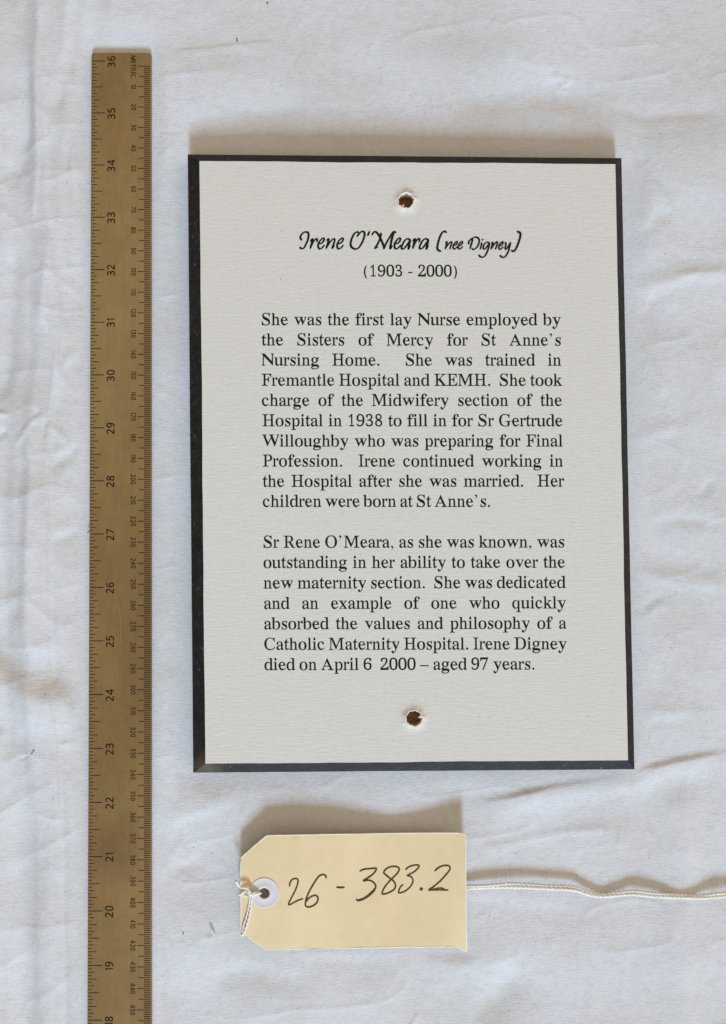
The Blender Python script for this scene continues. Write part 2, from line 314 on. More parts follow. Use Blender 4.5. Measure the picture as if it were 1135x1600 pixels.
# ---------------------------------------------------------------- letter outlines (advance : closed loops)
SERIF_TXT = '''
0500:251,-16 190,-11 153,3 111,28 71,62 55,104 37,152 26,208 19,269 17,335 19,402 26,462 37,518 69,587 121,639 152,663 191,678 252,683 324,672 390,640 427,606 444,565 462,517 474,462 481,401 483,334 481,268 474,207 462,152 444,104 427,62 389,28 322,-5|250,59 316,76 344,128 356,184 364,252 367,334 364,416 356,485 344,539 317,591 252,608 185,591 156,539 144,485 136,416 133,334 136,252 144,184 156,129 184,76
1500:124,-7 124,57 183,57 211,60 219,67 224,83 225,111 213,572 187,540 173,509 156,486 133,477 114,484 104,502 104,526 105,556 111,569 143,583 177,603 203,632 245,683 300,683 300,111 300,86 305,69 312,61 343,57 401,57 401,-7
2500:23,-7 25,99 168,242 222,297 263,345 293,388 313,429 325,471 329,516 324,560 307,589 283,606 239,612 181,602 157,575 147,527 146,449 100,456 71,473 49,505 48,551 56,584 62,616 90,644 132,665 175,679 239,683 304,678 348,664 380,640 421,588 434,521 431,488 425,456 412,422 392,387 364,347 325,301 293,267 255,229 213,186 126,107 335,110 360,114 382,125 399,144 408,169 416,203 482,203 477,-7
3500:220,-16 159,-12 118,0 81,19 57,45 50,72 37,101 36,135 45,162 72,178 109,184 114,125 133,91 167,70 214,63 240,66 273,75 305,90 323,114 335,147 339,193 330,239 300,276 254,300 185,309 125,309 125,380 189,380 246,390 283,416 308,458 317,511 313,554 297,586 275,605 228,612 187,607 167,593 153,571 146,543 148,510 152,466 100,473 73,489 53,518 52,558 55,606 92,647 131,667 173,679 232,683 291,679 334,665 365,641 404,591 417,524 410,464 387,415 346,376 306,357 333,353 358,337 384,314 413,284 432,243 438,192 433,139 419,94 407,58 378,29 339,8 308,-6 265,-14
6500:259,-16 192,-8 143,19 96,63 53,126 37,179 27,240 27,308 28,359 30,407 39,454 59,518 88,573 136,619 183,654 229,676 296,683 357,679 393,668 428,651 453,627 456,601 463,574 462,545 451,517 415,499 352,493 357,529 360,556 355,579 343,598 326,610 288,614 222,599 181,553 158,506 142,446 134,383 186,394 204,405 242,413 290,416 349,410 400,392 432,362 451,322 469,274 475,216 470,152 452,96 414,48 375,13 330,-9|262,59 312,68 338,93 358,139 365,206 359,270 339,313 310,337 253,345 223,341 185,331 152,317 134,304 136,227 148,163 168,116 203,74
7500:123,-6 360,567 132,566 96,555 83,523 78,470 13,470 18,683 456,683 454,628 204,-7
8500:246,-16 180,-10 137,9 104,38 71,76 54,121 49,170 57,227 80,273 124,310 176,337 126,366 90,408 79,454 70,506 74,550 88,592 117,629 148,658 188,677 256,683 313,678 348,661 378,634 418,580 429,513 423,460 403,419 360,386 314,361 351,340 385,311 413,281 441,233 452,177 447,121 428,73 393,35 357,6 311,-11|266,401 302,420 325,445 337,475 341,514 338,540 332,563 320,583 300,600 276,611 251,615 208,608 185,588 169,556 164,517 169,477 187,447 219,423|250,51 299,59 330,81 352,116 360,161 353,200 332,232 292,262 223,292 185,271 161,244 146,209 140,166 147,119 169,83 200,59
9500:198,-16 141,-12 111,0 79,18 50,42 41,68 32,95 30,115 32,133 44,149 86,157 104,114 126,84 159,63 203,57 292,85 339,172 336,311 293,290 276,270 250,254 201,250 145,255 111,273 85,302 51,340 30,390 23,450 29,515 48,572 86,618 125,653 168,676 235,683 302,675 349,649 396,606 440,545 457,493 466,432 466,362 464,312 462,263 454,216 435,152 407,95 361,49 316,14 269,-9|245,331 283,335 321,348 347,366 361,388 357,458 346,515 328,556 296,594 241,606 187,597 159,570 139,523 131,456 142,385 171,345
A722:8,-7 8,32 40,37 61,49 79,72 97,111 335,668 350,671 591,129 613,84 631,54 650,39 713,33 713,-7 371,-7 371,33 468,43 485,68 482,84 470,115 441,185 191,185 155,100 151,83 148,71 161,44 218,33 230,33 230,-7|211,239 419,239 314,451
C667:342,-23 276,-18 224,-2 183,23 137,57 95,99 64,148 41,204 26,265 21,331 26,397 40,457 63,512 91,561 126,603 176,637 227,662 279,677 346,682 395,678 445,665 505,645 523,640 533,638 559,648 577,682 607,682 607,440 580,440 553,500 526,547 496,585 430,623 355,636 234,602 173,501 150,328 173,167 239,73 374,41 431,49 489,71 544,108 605,163 644,128 542,43 445,-6
D722:17,-7 17,32 75,38 117,49 127,69 131,108 131,542 127,588 114,612 69,624 9,629 9,667 336,667 448,658 538,628 605,579 651,513 681,429 692,330 678,209 638,115 570,47 474,6 346,-7|336,42 401,50 460,74 507,113 537,169 554,242 559,332 535,494 470,589 337,621 281,618 260,609 253,591 250,558 250,105 253,72 260,55 282,46
E611:5,-7 5,31 53,36 104,49 116,72 120,113 120,534 116,585 104,612 75,624 8,629 8,667 563,667 563,457 529,457 508,537 470,584 433,602 383,613 321,617 295,616 271,614 239,609 234,601 231,586 230,563 230,363 266,363 319,372 354,395 377,437 393,508 431,508 431,164 390,164 384,222 373,260 355,286 330,303 297,312 255,315 230,315 230,98 233,70 240,57 283,50 319,47 382,51 434,63 477,83 513,113 542,155 569,214 605,214 564,-7
F556:7,-7 7,31 66,40 104,54 115,79 119,122 119,543 114,585 102,608 61,621 5,630 5,667 553,667 553,457 516,457 504,516 487,555 462,584 427,603 379,614 316,618 292,618 273,616 236,612 232,607 229,596 227,577 228,365 260,365 312,373 348,397 371,439 386,509 425,509 425,164 387,164 372,242 349,286 312,309 258,317 228,317 227,117 229,87 235,65 247,51 278,41 316,35 361,32 361,-7
G722:361,-22 291,-17 234,-2 181,22 132,55 96,97 67,146 45,202 30,264 25,332 30,398 45,458 67,513 96,562 131,603 179,637 229,662 281,677 345,682 400,678 452,666 511,646 529,641 540,639 547,641 559,648 569,659 579,682 611,682 611,439 583,439 557,498 530,545 500,583 459,612 409,630 361,636 239,602 178,501 155,330 161,237 179,162 212,102 259,60 315,34 373,26 429,31 476,45 490,68 495,104 495,185 491,221 479,241 427,252 365,257 365,294 716,294 716,258 660,252 618,241 609,222 606,186 606,38 542,4 452,-15
H722:12,-7 12,32 69,38 107,51 118,75 122,117 122,549 118,587 107,609 69,622 13,630 13,667 340,667 340,630 304,625 270,619 244,611 235,599 231,579 229,549 230,370 493,370 493,549 492,579 488,599 480,611 454,619 419,625 382,630 382,667 709,667 709,630 653,622 615,609 605,588 601,549 601,117 605,77 616,53 638,39 709,32 709,-7 382,-7 382,32 437,38 478,50 489,73 493,117 493,313 230,313 229,117 233,75 244,51 283,38 340,32 340,-7
I333:11,-7 11,31 61,40 100,53 111,73 116,109 116,561 112,596 103,614 61,624 11,630 11,667 320,667 320,630 272,624 230,614 219,596 216,561 216,112 217,86 221,67 228,54 252,45 286,37 322,31 322,-7
K722:27,-7 27,32 83,38 121,51 132,75 136,117 136,549 132,587 121,609 83,623 28,630 28,667 351,667 351,630 315,625 282,619 256,611 247,599 243,579 242,549 252,349 447,546 477,582 491,606 480,622 403,630 403,667 684,667 684,629 666,629 612,617 554,580 489,518 378,412 624,72 640,54 663,43 694,35 730,32 730,-7 389,-7 389,32 430,33 443,35 458,36 458,42 477,54 483,68 467,91 285,301 243,283 242,117 245,75 256,51 294,38 351,32 351,-7
M889:5,-7 5,31 50,38 75,51 87,74 91,115 91,556 104,585 112,602 104,611 77,620 43,626 6,630 6,667 230,667 426,218 622,667 870,667 870,630 814,622 776,608 765,586 762,548 762,124 763,89 767,64 775,50 800,40 834,35 869,32 869,-7 543,-7 543,31 580,36 615,43 641,53 649,66 653,89 654,121 645,567 408,6 391,6 156,553 148,116 151,72 163,48 190,37 238,32 238,-7
N722:638,-11 156,497 143,114 147,73 159,50 187,38 207,30 207,-7 18,-7 18,26 21,34 48,40 64,49 73,63 77,84 79,114 95,561 70,605 39,621 1,632 18,641 18,667 187,667 576,255 589,547 587,577 583,597 574,610 558,619 530,626 525,634 525,667 714,667 714,631 696,624 669,611 657,588 653,546 653,-9
O722:357,-23 284,-16 216,4 160,36 115,79 79,131 52,191 34,258 27,330 34,402 52,468 79,528 115,581 162,624 220,656 288,676 365,683 438,676 506,657 562,625 606,583 642,531 669,471 688,403 695,330 688,258 670,191 642,131 606,79 559,36 501,4 433,-16|363,25 479,58 539,159 562,330 556,423 538,500 506,559 461,602 413,627 357,636 242,602 182,501 158,330 164,237 182,161 215,102 260,59 308,33
P556:9,-7 9,32 67,38 106,51 117,75 121,117 121,549 117,587 105,609 67,622 10,630 10,667 295,667 369,665 426,657 459,644 494,617 524,580 542,534 549,481 542,428 524,382 492,343 455,314 407,297 335,291 229,291 229,117 233,75 244,51 283,38 342,32 342,-7|229,340 278,340 351,348 400,371 420,412 427,477 421,541 400,585 366,609 299,618 259,616 237,609 232,598 229,577
R667:10,-7 10,32 67,38 105,51 116,75 119,117 119,549 115,587 104,609 67,622 11,630 11,667 296,667 381,662 446,648 491,623 524,588 544,541 551,485 538,411 500,354 413,321 570,77 584,57 601,43 628,35 657,32 666,32 666,-7 487,-7 298,301 226,301 226,117 230,75 241,51 279,38 337,32 337,-7|226,346 276,346 349,355 402,380 427,423 436,487 422,561 387,603 305,618 260,615 235,607 229,591 226,559
S556:35,-23 35,236 71,236 91,167 113,115 137,77 190,41 269,29 319,36 360,58 390,90 403,130 388,183 330,226 236,270 187,299 146,330 112,362 81,416 63,480 58,537 72,587 101,627 144,658 195,677 251,683 284,681 320,676 359,668 400,656 414,653 420,652 438,658 449,683 486,683 486,456 453,456 434,511 412,554 385,589 349,616 307,632 265,638 221,631 185,613 159,585 148,550 151,519 168,493 200,469 244,445 338,402 388,373 426,343 457,311 477,275 488,237 497,194 498,133 481,80 447,37 397,5 335,-15 262,-22 236,-21 210,-18 184,-13 161,-6 139,2 120,7 101,10 101,10 87,4 79,-4 73,-23
W944:282,-9 72,567 60,596 47,614 31,625 -2,630 -2,667 252,667 252,635 250,627 201,620 193,611 190,595 193,573 201,543 327,233 470,513 463,577 451,603 437,616 387,624 375,632 375,667 651,667 651,630 594,620 580,596 581,584 588,562 713,252 824,538 834,568 838,589 836,608 827,618 799,626 797,635 797,667 935,667 935,637 940,625 918,606 905,582 890,548 694,-9 678,-9 491,437 283,-10
a444:340,-22 311,-4 264,42 210,9 174,-12 118,-20 83,-12 55,12 41,48 30,91 38,153 74,202 119,231 183,257 279,281 279,349 272,382 259,404 230,417 192,421 146,414 132,395 132,389 138,374 143,354 144,335 145,311 140,289 121,274 93,269 64,275 47,291 45,315 43,343 43,376 52,408 87,434 124,452 160,465 212,469 274,464 311,451 339,428 374,377 381,305 379,90 377,70 377,60 379,58 402,54 398,54 427,69 452,38 384,-7|193,56 214,58 240,66 263,78 278,94 280,237 195,213 154,174 134,121 143,72
b500:45,-10 45,563 43,599 37,616 16,625 -4,632 -4,667 156,667 156,413 263,454 304,469 358,461 390,439 419,404 452,359 469,303 475,241 470,169 452,106 423,53 378,13 323,-13 259,-22 199,-7 136,33 56,-13|247,28 301,39 331,75 347,114 358,167 362,232 356,308 337,360 308,389 247,399 217,395 185,385 165,369 156,349 155,100 171,46
c444:208,-22 153,-14 116,10 85,47 50,95 27,153 18,217 22,285 40,346 69,397 117,436 175,461 236,470 299,462 346,438 375,401 382,356 382,330 378,309 361,293 324,289 293,308 278,363 280,379 279,392 269,415 228,423 173,407 142,357 127,271 128,207 139,155 159,115 202,76 281,63 322,74 388,112 423,88 341,25 275,-10
d500:189,-22 137,-14 105,10 74,46 41,93 25,150 20,213 25,285 42,347 77,398 110,436 145,461 199,469 236,454 339,415 338,581 334,604 324,617 281,626 238,631 238,667 450,667 448,109 448,80 457,64 475,53 498,45 498,9 463,5 396,-5 347,-24 316,46 236,-3|237,48 253,52 290,66 328,87 338,111 338,349 330,368 309,385 275,396 242,400 185,389 158,359 140,303 134,222 139,143 156,88 182,58
e444:217,-22 161,-14 124,10 95,47 61,96 39,157 18,227 22,294 49,352 75,400 116,437 166,461 221,469 303,454 362,411 385,367 397,314 410,254 423,236 141,234 154,144 194,88 284,69 335,84 399,134 435,105 350,33 267,-8|142,286 300,286 299,311 292,363 277,398 257,417 228,423 181,409 156,368 143,294
f333:13,-7 13,30 44,33 71,38 90,45 94,53 96,70 96,106 96,394 15,394 15,457 96,457 95,513 102,583 136,637 197,670 262,681 318,674 362,652 389,618 390,579 388,551 383,528 365,513 340,508 308,512 291,526 288,545 289,567 290,588 296,611 298,619 298,625 292,632 272,636 239,631 224,619 212,597 206,565 204,457 315,457 315,394 204,394 204,95 207,60 215,43 258,34 308,30 308,-7
g500:216,-211 133,-204 75,-182 36,-149 20,-108 42,-61 90,-36 45,-6 27,44 40,81 62,112 91,140 148,161 98,190 56,242 47,308 53,352 67,392 103,424 139,448 176,464 233,469 292,463 346,448 477,448 477,382 391,383 411,346 417,295 412,253 399,215 366,184 336,162 305,147 255,142 232,143 210,144 191,141 173,131 155,117 148,103 157,86 209,78 260,78 331,75 379,65 419,48 454,23 470,-11 473,-54 456,-120 399,-170 348,-192 293,-206|233,187 273,194 293,215 307,252 311,306 305,361 299,398 289,416 233,423 195,416 174,396 159,360 154,306 159,252 174,215 195,194|238,-161 319,-154 371,-131 386,-95 382,-78 368,-66 341,-59 303,-57 145,-57 119,-79 108,-105 115,-125 141,-144 181,-157
h500:2,-7 2,30 50,34 66,42 71,56 73,81 73,578 71,602 62,617 48,627 31,633 31,667 172,667 195,397 240,434 271,460 321,469 364,450 410,396 426,307 425,81 426,57 432,42 444,34 494,30 494,-7 257,-7 257,30 278,30 318,43 326,82 325,314 322,348 315,370 303,382 267,386 205,374 173,338 172,81 173,56 179,42 191,34 240,30 240,-7
i278:137,518 105,524 86,543 82,569 81,598 82,627 86,654 105,673 137,679 169,673 188,654 192,627 193,598 192,569 188,542 169,524|9,-7 9,30 49,35 77,43 83,55 84,81 84,365 82,394 77,408 58,415 41,421 43,457 189,457 189,81 190,57 196,43 209,35 260,30 260,-7
k500:0,-7 0,30 48,35 65,43 70,56 72,81 72,576 70,604 66,618 49,626 32,632 33,667 172,667 181,255 293,364 311,386 320,403 314,413 272,419 261,419 261,457 469,457 469,420 414,406 369,371 289,302 445,54 461,37 512,29 512,-7 269,-7 269,30 284,30 330,35 335,46 332,54 323,67 209,205 174,190 172,81 173,57 179,43 191,35 240,30 240,-7
l278:12,-7 12,30 52,35 81,43 86,55 87,81 87,576 86,602 78,617 64,626 45,632 45,667 193,667 193,81 194,57 200,43 212,35 264,30 264,-7
m778:9,-7 9,30 59,34 76,42 82,56 83,81 86,367 84,391 73,406 57,416 40,421 40,457 180,457 207,394 259,432 290,459 337,469 382,459 418,430 460,388 516,430 550,459 603,469 646,450 694,396 711,307 711,81 712,57 718,42 731,34 782,30 782,-7 536,-7 536,30 586,34 599,43 606,57 607,81 606,314 603,348 596,370 583,382 545,386 481,375 448,341 448,81 449,57 456,43 468,34 518,30 518,-7 275,-7 275,30 325,34 338,43 344,57 346,81 345,315 346,348 339,369 324,382 284,386 219,374 187,338 187,81 188,57 194,43 206,35 256,30 256,-7
n500:9,-7 9,30 56,34 71,42 77,56 78,81 81,367 79,391 69,406 54,416 37,421 37,457 169,457 195,398 242,434 272,460 323,469 364,450 409,396 425,307 424,81 425,56 431,42 443,34 492,30 492,-7 259,-7 259,30 280,30 319,43 327,82 326,314 323,348 316,370 304,382 267,386 208,374 177,338 176,81 177,56 183,42 195,34 243,30 243,-7
o500:250,-22 183,-14 122,10 73,49 45,99 28,158 22,223 28,290 45,349 73,399 121,437 182,461 249,469 317,461 377,438 425,400 453,350 471,291 477,223 471,156 454,97 425,47 377,9 318,-14|250,24 296,33 324,61 338,84 348,119 354,166 356,223 352,298 340,353 323,388 295,417 250,426 204,417 176,388 159,353 148,298 143,224 146,167 152,120 162,84 176,61 204,33
p500:-2,-209 -2,-173 30,-169 57,-163 70,-155 74,-145 74,-125 74,-93 77,352 74,387 63,405 47,415 31,423 31,457 168,457 194,392 242,432 278,460 319,470 369,462 399,437 427,401 457,353 472,296 477,232 472,163 457,102 426,51 395,12 364,-13 313,-22 275,-6 204,37 179,-84 180,-118 183,-141 191,-155 215,-164 246,-169 277,-172 277,-209|267,48 321,59 346,89 363,145 369,224 365,301 350,356 327,386 277,396 209,381 179,339 179,101 205,62
q500:219,-209 219,-172 263,-167 305,-159 313,-146 315,-120 316,33 216,-6 178,-21 127,-13 97,10 69,44 38,90 22,146 17,208 22,279 39,342 66,395 108,436 160,461 219,470 276,455 334,416 409,461 420,458 420,-121 421,-146 426,-160 441,-167 495,-172 495,-209|232,50 258,53 289,64 308,79 315,99 316,349 302,402 231,420 182,409 154,375 138,338 128,288 124,226 129,146 146,91 173,61
r333:-2,-7 -2,29 34,35 59,43 63,55 64,81 63,365 61,394 57,408 38,416 26,421 28,457 152,457 173,376 210,411 226,441 248,462 280,469 316,463 331,443 332,417 337,387 342,360 340,337 325,320 300,315 273,319 260,331 257,346 252,359 244,367 227,370 186,364 172,347 161,317 158,278 158,81 160,55 167,43 203,35 242,30 242,-7
s389:215,-22 170,-16 119,2 111,5 106,5 94,1 81,-20 44,-20 44,160 79,160 99,101 126,61 161,37 199,29 228,32 251,44 268,62 275,85 265,118 228,146 165,182 130,209 84,241 64,278 64,319 62,378 96,427 153,459 199,470 217,468 237,465 259,460 284,453 295,450 298,450 304,453 315,470 352,470 352,314 317,314 298,364 274,397 244,416 211,422 186,419 166,409 152,393 145,375 147,357 157,342 176,327 201,313 257,280 291,254 335,224 353,185 353,137 355,72 316,21 256,-11
t278:150,-21 109,-13 84,11 74,50 66,103 65,397 4,398 17,438 70,492 100,539 126,581 149,621 176,621 176,457 267,457 267,397 161,397 161,119 163,94 169,77 177,69 202,66 226,76 251,117 289,98 241,30 186,-8
u500:160,-22 120,-11 66,20 43,72 49,141 49,359 47,387 39,405 24,415 2,421 2,457 158,457 159,108 163,87 175,72 193,62 229,59 294,69 327,99 328,359 325,389 319,406 296,416 273,421 273,457 436,457 435,101 435,75 440,63 480,53 486,45 486,12 451,8 385,-3 336,-24 306,49 256,22 236,-1 206,-17
v500:263,-8 103,357 91,384 80,403 67,414 12,419 12,457 288,457 288,420 268,420 209,413 203,400 207,391 301,188 387,369 393,385 395,393 383,413 365,422 365,457 481,457 481,429 485,417 465,399 452,379 432,349 271,-9
w722:238,-8 82,381 75,397 68,407 47,414 14,420 14,457 254,457 254,419 228,417 193,413 190,409 189,401 192,387 200,369 278,195 362,343 360,384 353,403 348,412 319,418 285,421 285,457 534,457 534,419 473,412 466,399 468,391 470,382 534,216 610,374 615,388 617,399 615,407 609,413 587,420 593,430 593,457 697,457 697,430 704,423 687,408 677,392 663,371 498,-8 488,-8 382,274 251,-9
x500:41,-7 41,23 56,47 97,87 196,199 94,378 68,407 10,420 10,457 265,457 265,420 202,415 195,405 198,398 210,381 268,309 334,376 345,393 350,405 349,410 343,414 318,424 328,432 328,457 445,457 445,427 431,405 388,363 298,266 419,56 425,45 433,38 455,32 486,29 486,-7 232,-7 232,30 257,31 296,35 303,39 305,44 300,59 285,82 225,155 159,84 145,63 139,49 144,35 190,20 161,14 161,-7
y500:104,-211 66,-204 47,-185 35,-158 23,-123 24,-97 29,-73 47,-56 78,-50 109,-54 126,-68 129,-88 128,-111 126,-119 126,-125 129,-133 152,-136 168,-128 195,-103 207,-84 219,-61 229,-34 248,-6 98,361 90,380 82,395 66,411 52,416 16,419 7,419 7,457 284,457 284,419 253,417 210,413 203,408 201,399 205,389 211,375 301,184 379,352 388,378 391,397 388,407 381,413 355,423 362,430 362,457 475,457 475,429 486,422 465,403 452,380 432,348 279,-37 258,-98 215,-144 182,-174 171,-195 144,-207
'''
SANS_TXT = '''
0513:255,-30 176,-18 110,18 60,77 26,154 7,248 0,357 3,432 11,500 24,561 57,638 106,696 173,732 256,744 335,732 401,696 451,638 486,561 506,467 513,357 510,283 502,215 488,154 455,77 406,18 339,-18|255,86 313,101 352,147 369,199 380,269 384,357 380,444 369,514 352,566 313,613 255,628 198,613 159,566 142,514 131,444 128,357 131,270 142,199 159,148 198,101
1313:188,-20 188,498 188,537 189,568 198,592 196,579 163,550 71,475 0,566 214,732 313,732 313,-20
2512:1,-20 1,81 193,275 242,326 283,370 314,410 336,448 349,486 353,527 345,572 324,602 291,621 247,627 202,623 164,611 127,591 72,553 0,643 63,688 117,716 179,736 247,742 313,737 370,718 418,687 454,645 476,593 483,533 477,474 458,420 429,369 391,320 346,269 294,216 152,75 152,100 512,100 512,-20
3514:220,-30 165,-28 113,-21 63,-9 5,16 7,137 78,110 126,96 175,87 221,84 298,93 346,117 372,154 381,204 370,252 338,284 304,298 258,307 202,310 113,310 113,425 202,425 275,434 324,458 352,494 361,540 354,577 334,604 300,622 252,628 202,625 160,613 122,595 67,562 0,654 61,694 116,719 180,737 251,742 323,737 383,719 431,687 477,624 492,546 481,474 447,418 394,378 344,361 344,387 407,371 466,332 502,274 514,203 506,139 482,82 441,34 384,-1 336,-17 282,-27
4570:341,-20 341,142 0,142 0,243 345,736 466,736 466,260 570,260 570,142 466,142 466,-20|134,255 341,260 341,465 342,513 343,554 345,603 375,603 371,594 360,572 348,551 336,533
5491:205,-30 149,-27 97,-20 50,-7 0,16 3,139 67,111 112,97 160,88 205,85 271,94 320,118 350,158 361,219 352,272 325,310 277,334 202,343 174,342 141,338 110,334 77,327 16,366 45,732 441,732 441,613 157,613 144,449 165,453 197,456 232,457 304,451 366,431 419,397 459,351 483,294 491,228 483,154 457,91 414,38 356,0 286,-23
6509:262,-30 192,-21 129,7 75,54 34,119 15,173 4,235 0,304 2,356 6,408 14,460 34,533 65,601 111,659 172,704 222,726 280,738 346,742 369,742 394,740 419,737 454,729 453,613 411,624 391,628 370,630 349,631 289,625 242,609 206,585 178,553 157,514 142,468 133,417 130,382 105,382 127,409 168,439 220,460 282,466 345,459 400,439 446,404 482,356 502,298 509,229 502,156 480,92 442,40 392,1 332,-22|261,84 311,93 348,118 373,162 382,229 374,284 352,324 317,348 264,357 225,353 192,340 165,321 145,297 133,272 129,246 133,208 144,169 163,134 189,107 221,90
7518:85,-17 377,615 0,613 0,732 518,732 518,640 222,-20
8512:259,-30 184,-24 121,-6 69,25 31,67 8,120 0,181 6,232 23,276 49,313 82,344 120,369 136,374 107,390 64,432 33,486 23,553 31,609 55,657 92,694 139,721 194,737 256,742 318,737 373,721 422,694 473,634 489,553 484,507 468,467 444,434 414,405 380,381 365,378 386,372 425,346 460,315 488,279 506,235 512,185 505,123 481,70 442,27 390,-5 329,-24|259,433 297,452 333,478 355,509 362,549 355,584 335,609 301,626 255,631 210,626 177,609 156,584 149,548 153,521 163,498 180,479 204,461 234,445|257,80 314,88 354,110 378,142 386,183 377,222 352,255 308,285 249,312 242,314 194,289 156,258 134,224 126,181 134,141 156,110 196,88
9509:162,-30 139,-29 113,-27 88,-24 52,-16 52,100 116,85 160,82 219,87 266,103 303,127 331,159 352,198 367,244 376,295 379,329 404,329 381,303 341,273 288,253 225,246 163,253 108,274 62,309 27,356 7,414 0,482 8,556 31,620 68,672 118,711 178,735 248,743 318,733 381,705 435,658 475,593 494,539 505,477 509,408 508,356 503,304 495,253 475,179 444,112 398,53 337,8 286,-13 228,-26|244,355 284,360 317,372 344,392 364,415 376,441 380,467 376,505 365,543 346,577 320,605 288,622 248,628 199,619 161,594 136,549 127,483 135,428 156,388 191,364
M751:0,-20 0,732 167,732 386,149 362,149 586,732 751,732 751,-20 623,-20 623,438 623,490 625,542 628,604 659,604 422,-20 320,-20 86,605 117,605 119,590 121,542 122,488 123,432 123,-20
E438:0,-20 0,732 438,732 438,614 130,614 130,431 420,431 420,313 130,313 130,99 438,99 438,-20
T574:223,-20 223,614 0,614 0,732 574,732 574,614 352,614 352,-20
R557:0,-20 0,732 217,732 301,727 370,709 425,678 465,634 489,577 496,510 490,453 473,406 446,368 414,339 378,317 362,310 557,-16 413,-20 240,274 130,274 130,-20|130,390 215,390 286,398 330,420 354,455 363,506 354,557 329,589 283,608 211,615 130,615
I297:0,-20 0,68 84,87 84,625 0,645 0,732 297,732 297,645 214,625 214,87 297,68 297,-20
C586:347,-30 276,-25 212,-9 155,18 107,54 68,100 38,154 17,216 4,284 0,357 5,429 18,495 41,556 74,610 115,656 165,693 224,721 290,737 362,742 437,738 506,723 586,691 533,579 481,600 444,612 405,621 362,623 295,616 241,592 196,554 162,501 142,435 135,356 141,278 161,212 192,159 235,120 290,97 361,89 404,91 446,97 486,105 550,122 551,4 496,-13 452,-23 404,-28
'''

# ---------------------------------------------------------------- tablecloth
RZ0, RZ1 = 1.2 * MM, 2.7 * MM                      # underside and face of the ruler
gxs = np.concatenate([np.linspace(-0.42, -0.19, 60)[:-1], np.arange(-0.19, 0.19, 0.0007), np.linspace(0.19, 0.42, 60)])
gys = np.concatenate([np.linspace(-0.48, -0.26, 60)[:-1], np.arange(-0.26, 0.26, 0.0007), np.linspace(0.26, 0.48, 60)])
X, Y = np.meshgrid(gxs, gys)
PPM = FOC / CAM_D                                   # image pixels per metre at the table plane
U = PX + X * PPM; V = PY - Y * PPM

H = np.zeros_like(X)                                # millimetres
H += 1.5 * vnoise(X*9+3, Y*13+8, 1) + 1.0 * vnoise(X*25+1, Y*30+2, 2) + 0.17 * vnoise(X*64, Y*74, 3)
H += 0.040 * vnoise(X*170, Y*190, 4) + 0.026 * vnoise(X*420, Y*440, 5)
cr = 1 - np.abs(vnoise(X*22+Y*9+5, Y*46-X*8, 6)); H += 0.26 * cr**7
cr = 1 - np.abs(vnoise(X*45-Y*12+5, Y*60+X*18, 16)); H += 0.08 * cr**6
H -= 1.5*np.exp(-((U-410)/150)**2 - ((V-188)/45)**2); H += 0.6*np.exp(-((U-860)/120)**2 - ((V-200)/40)**2)
# long lengthwise folds on the left side of the table
lw = sstep((250 - U) / 150)
fz = 1 - np.abs(vnoise(X*58+Y*2.5+.6*vnoise(X*20, Y*22, 31), Y*9+2, 27)); H += lw * 1.3 * fz**2
fz = 1 - np.abs(vnoise(X*34+Y*30, Y*42-X*20, 28)); H += lw * 0.5 * fz**2
H += lw * (3.0 * vnoise(X*75+Y*1.5, Y*5+4, 7) + 0.42 * vnoise(X*150+Y*3, Y*14, 8))


def ridge(pts, h, wl, wr, taper=40):
    """fold along pts (image pixels), h millimetres high, widths left / right of its direction"""
    global H
    best = np.full(X.shape, 1e9); side = np.zeros_like(X); alng = np.zeros_like(X)
    us = [p[0] for p in pts]; vs_ = [p[1] for p in pts]; w = 3.2 * max(wl, wr)
    msk = (U > min(us)-w) & (U < max(us)+w) & (V > min(vs_)-w) & (V < max(vs_)+w)
    if not msk.any(): return
    uu, vv = U[msk], V[msk]
    best = np.full(uu.shape, 1e9); side = np.zeros_like(uu); alng = np.zeros_like(uu); acc = 0
    P = catmull(pts, 5); tot = sum(math.dist(P[i], P[i+1]) for i in range(len(P)-1))
    for i in range(len(P)-1):
        ax, ay = P[i]; bx, by = P[i+1]; dx, dy = bx-ax, by-ay; L = math.hypot(dx, dy)
        if L < 1e-6: continue
        t = np.clip(((uu-ax)*dx + (vv-ay)*dy)/(L*L), 0, 1)
        qx, qy = uu-ax-t*dx, vv-ay-t*dy; d = np.hypot(qx, qy)
        s = np.sign(dx*(vv-ay) - dy*(uu-ax))
        c = d < best
        best[c] = d[c]; side[c] = s[c]; alng[c] = acc + t[c]*L
        acc += L
    ww = np.where(side > 0, wr, wl)
    tp = sstep(alng/taper) * sstep((tot-alng)/taper) if taper > 0 else 1
    H[msk] += h * np.exp(-(best/ww)**2) * tp

# raised hem strip left of the ruler
vk = [-300, 0, 200, 330, 480, 560, 650, 800, 900, 1030, 1150, 1300, 1600, 1900]
hl = np.interp(V, vk, [60, 58, 57, 50, 62, 63, 55, 52, 50, 52, 60, 68, 71, 72])
hr = np.interp(V, vk, [70, 70, 72, 74, 96, 95, 84, 82, 82, 84, 98, 102, 106, 108])
amp = np.interp(V, vk, [.25, .25, .25, .2, .3, .5, .55, .55, .55, .5, .5, .45, .45, .4])
H += 3.0 * amp * (sstep((U-hl+16)/22) - sstep((U-hr+2)/9))
H += -1.5 * np.exp(-((U-hl+28)/21)**2) * sstep((V-480)/150)
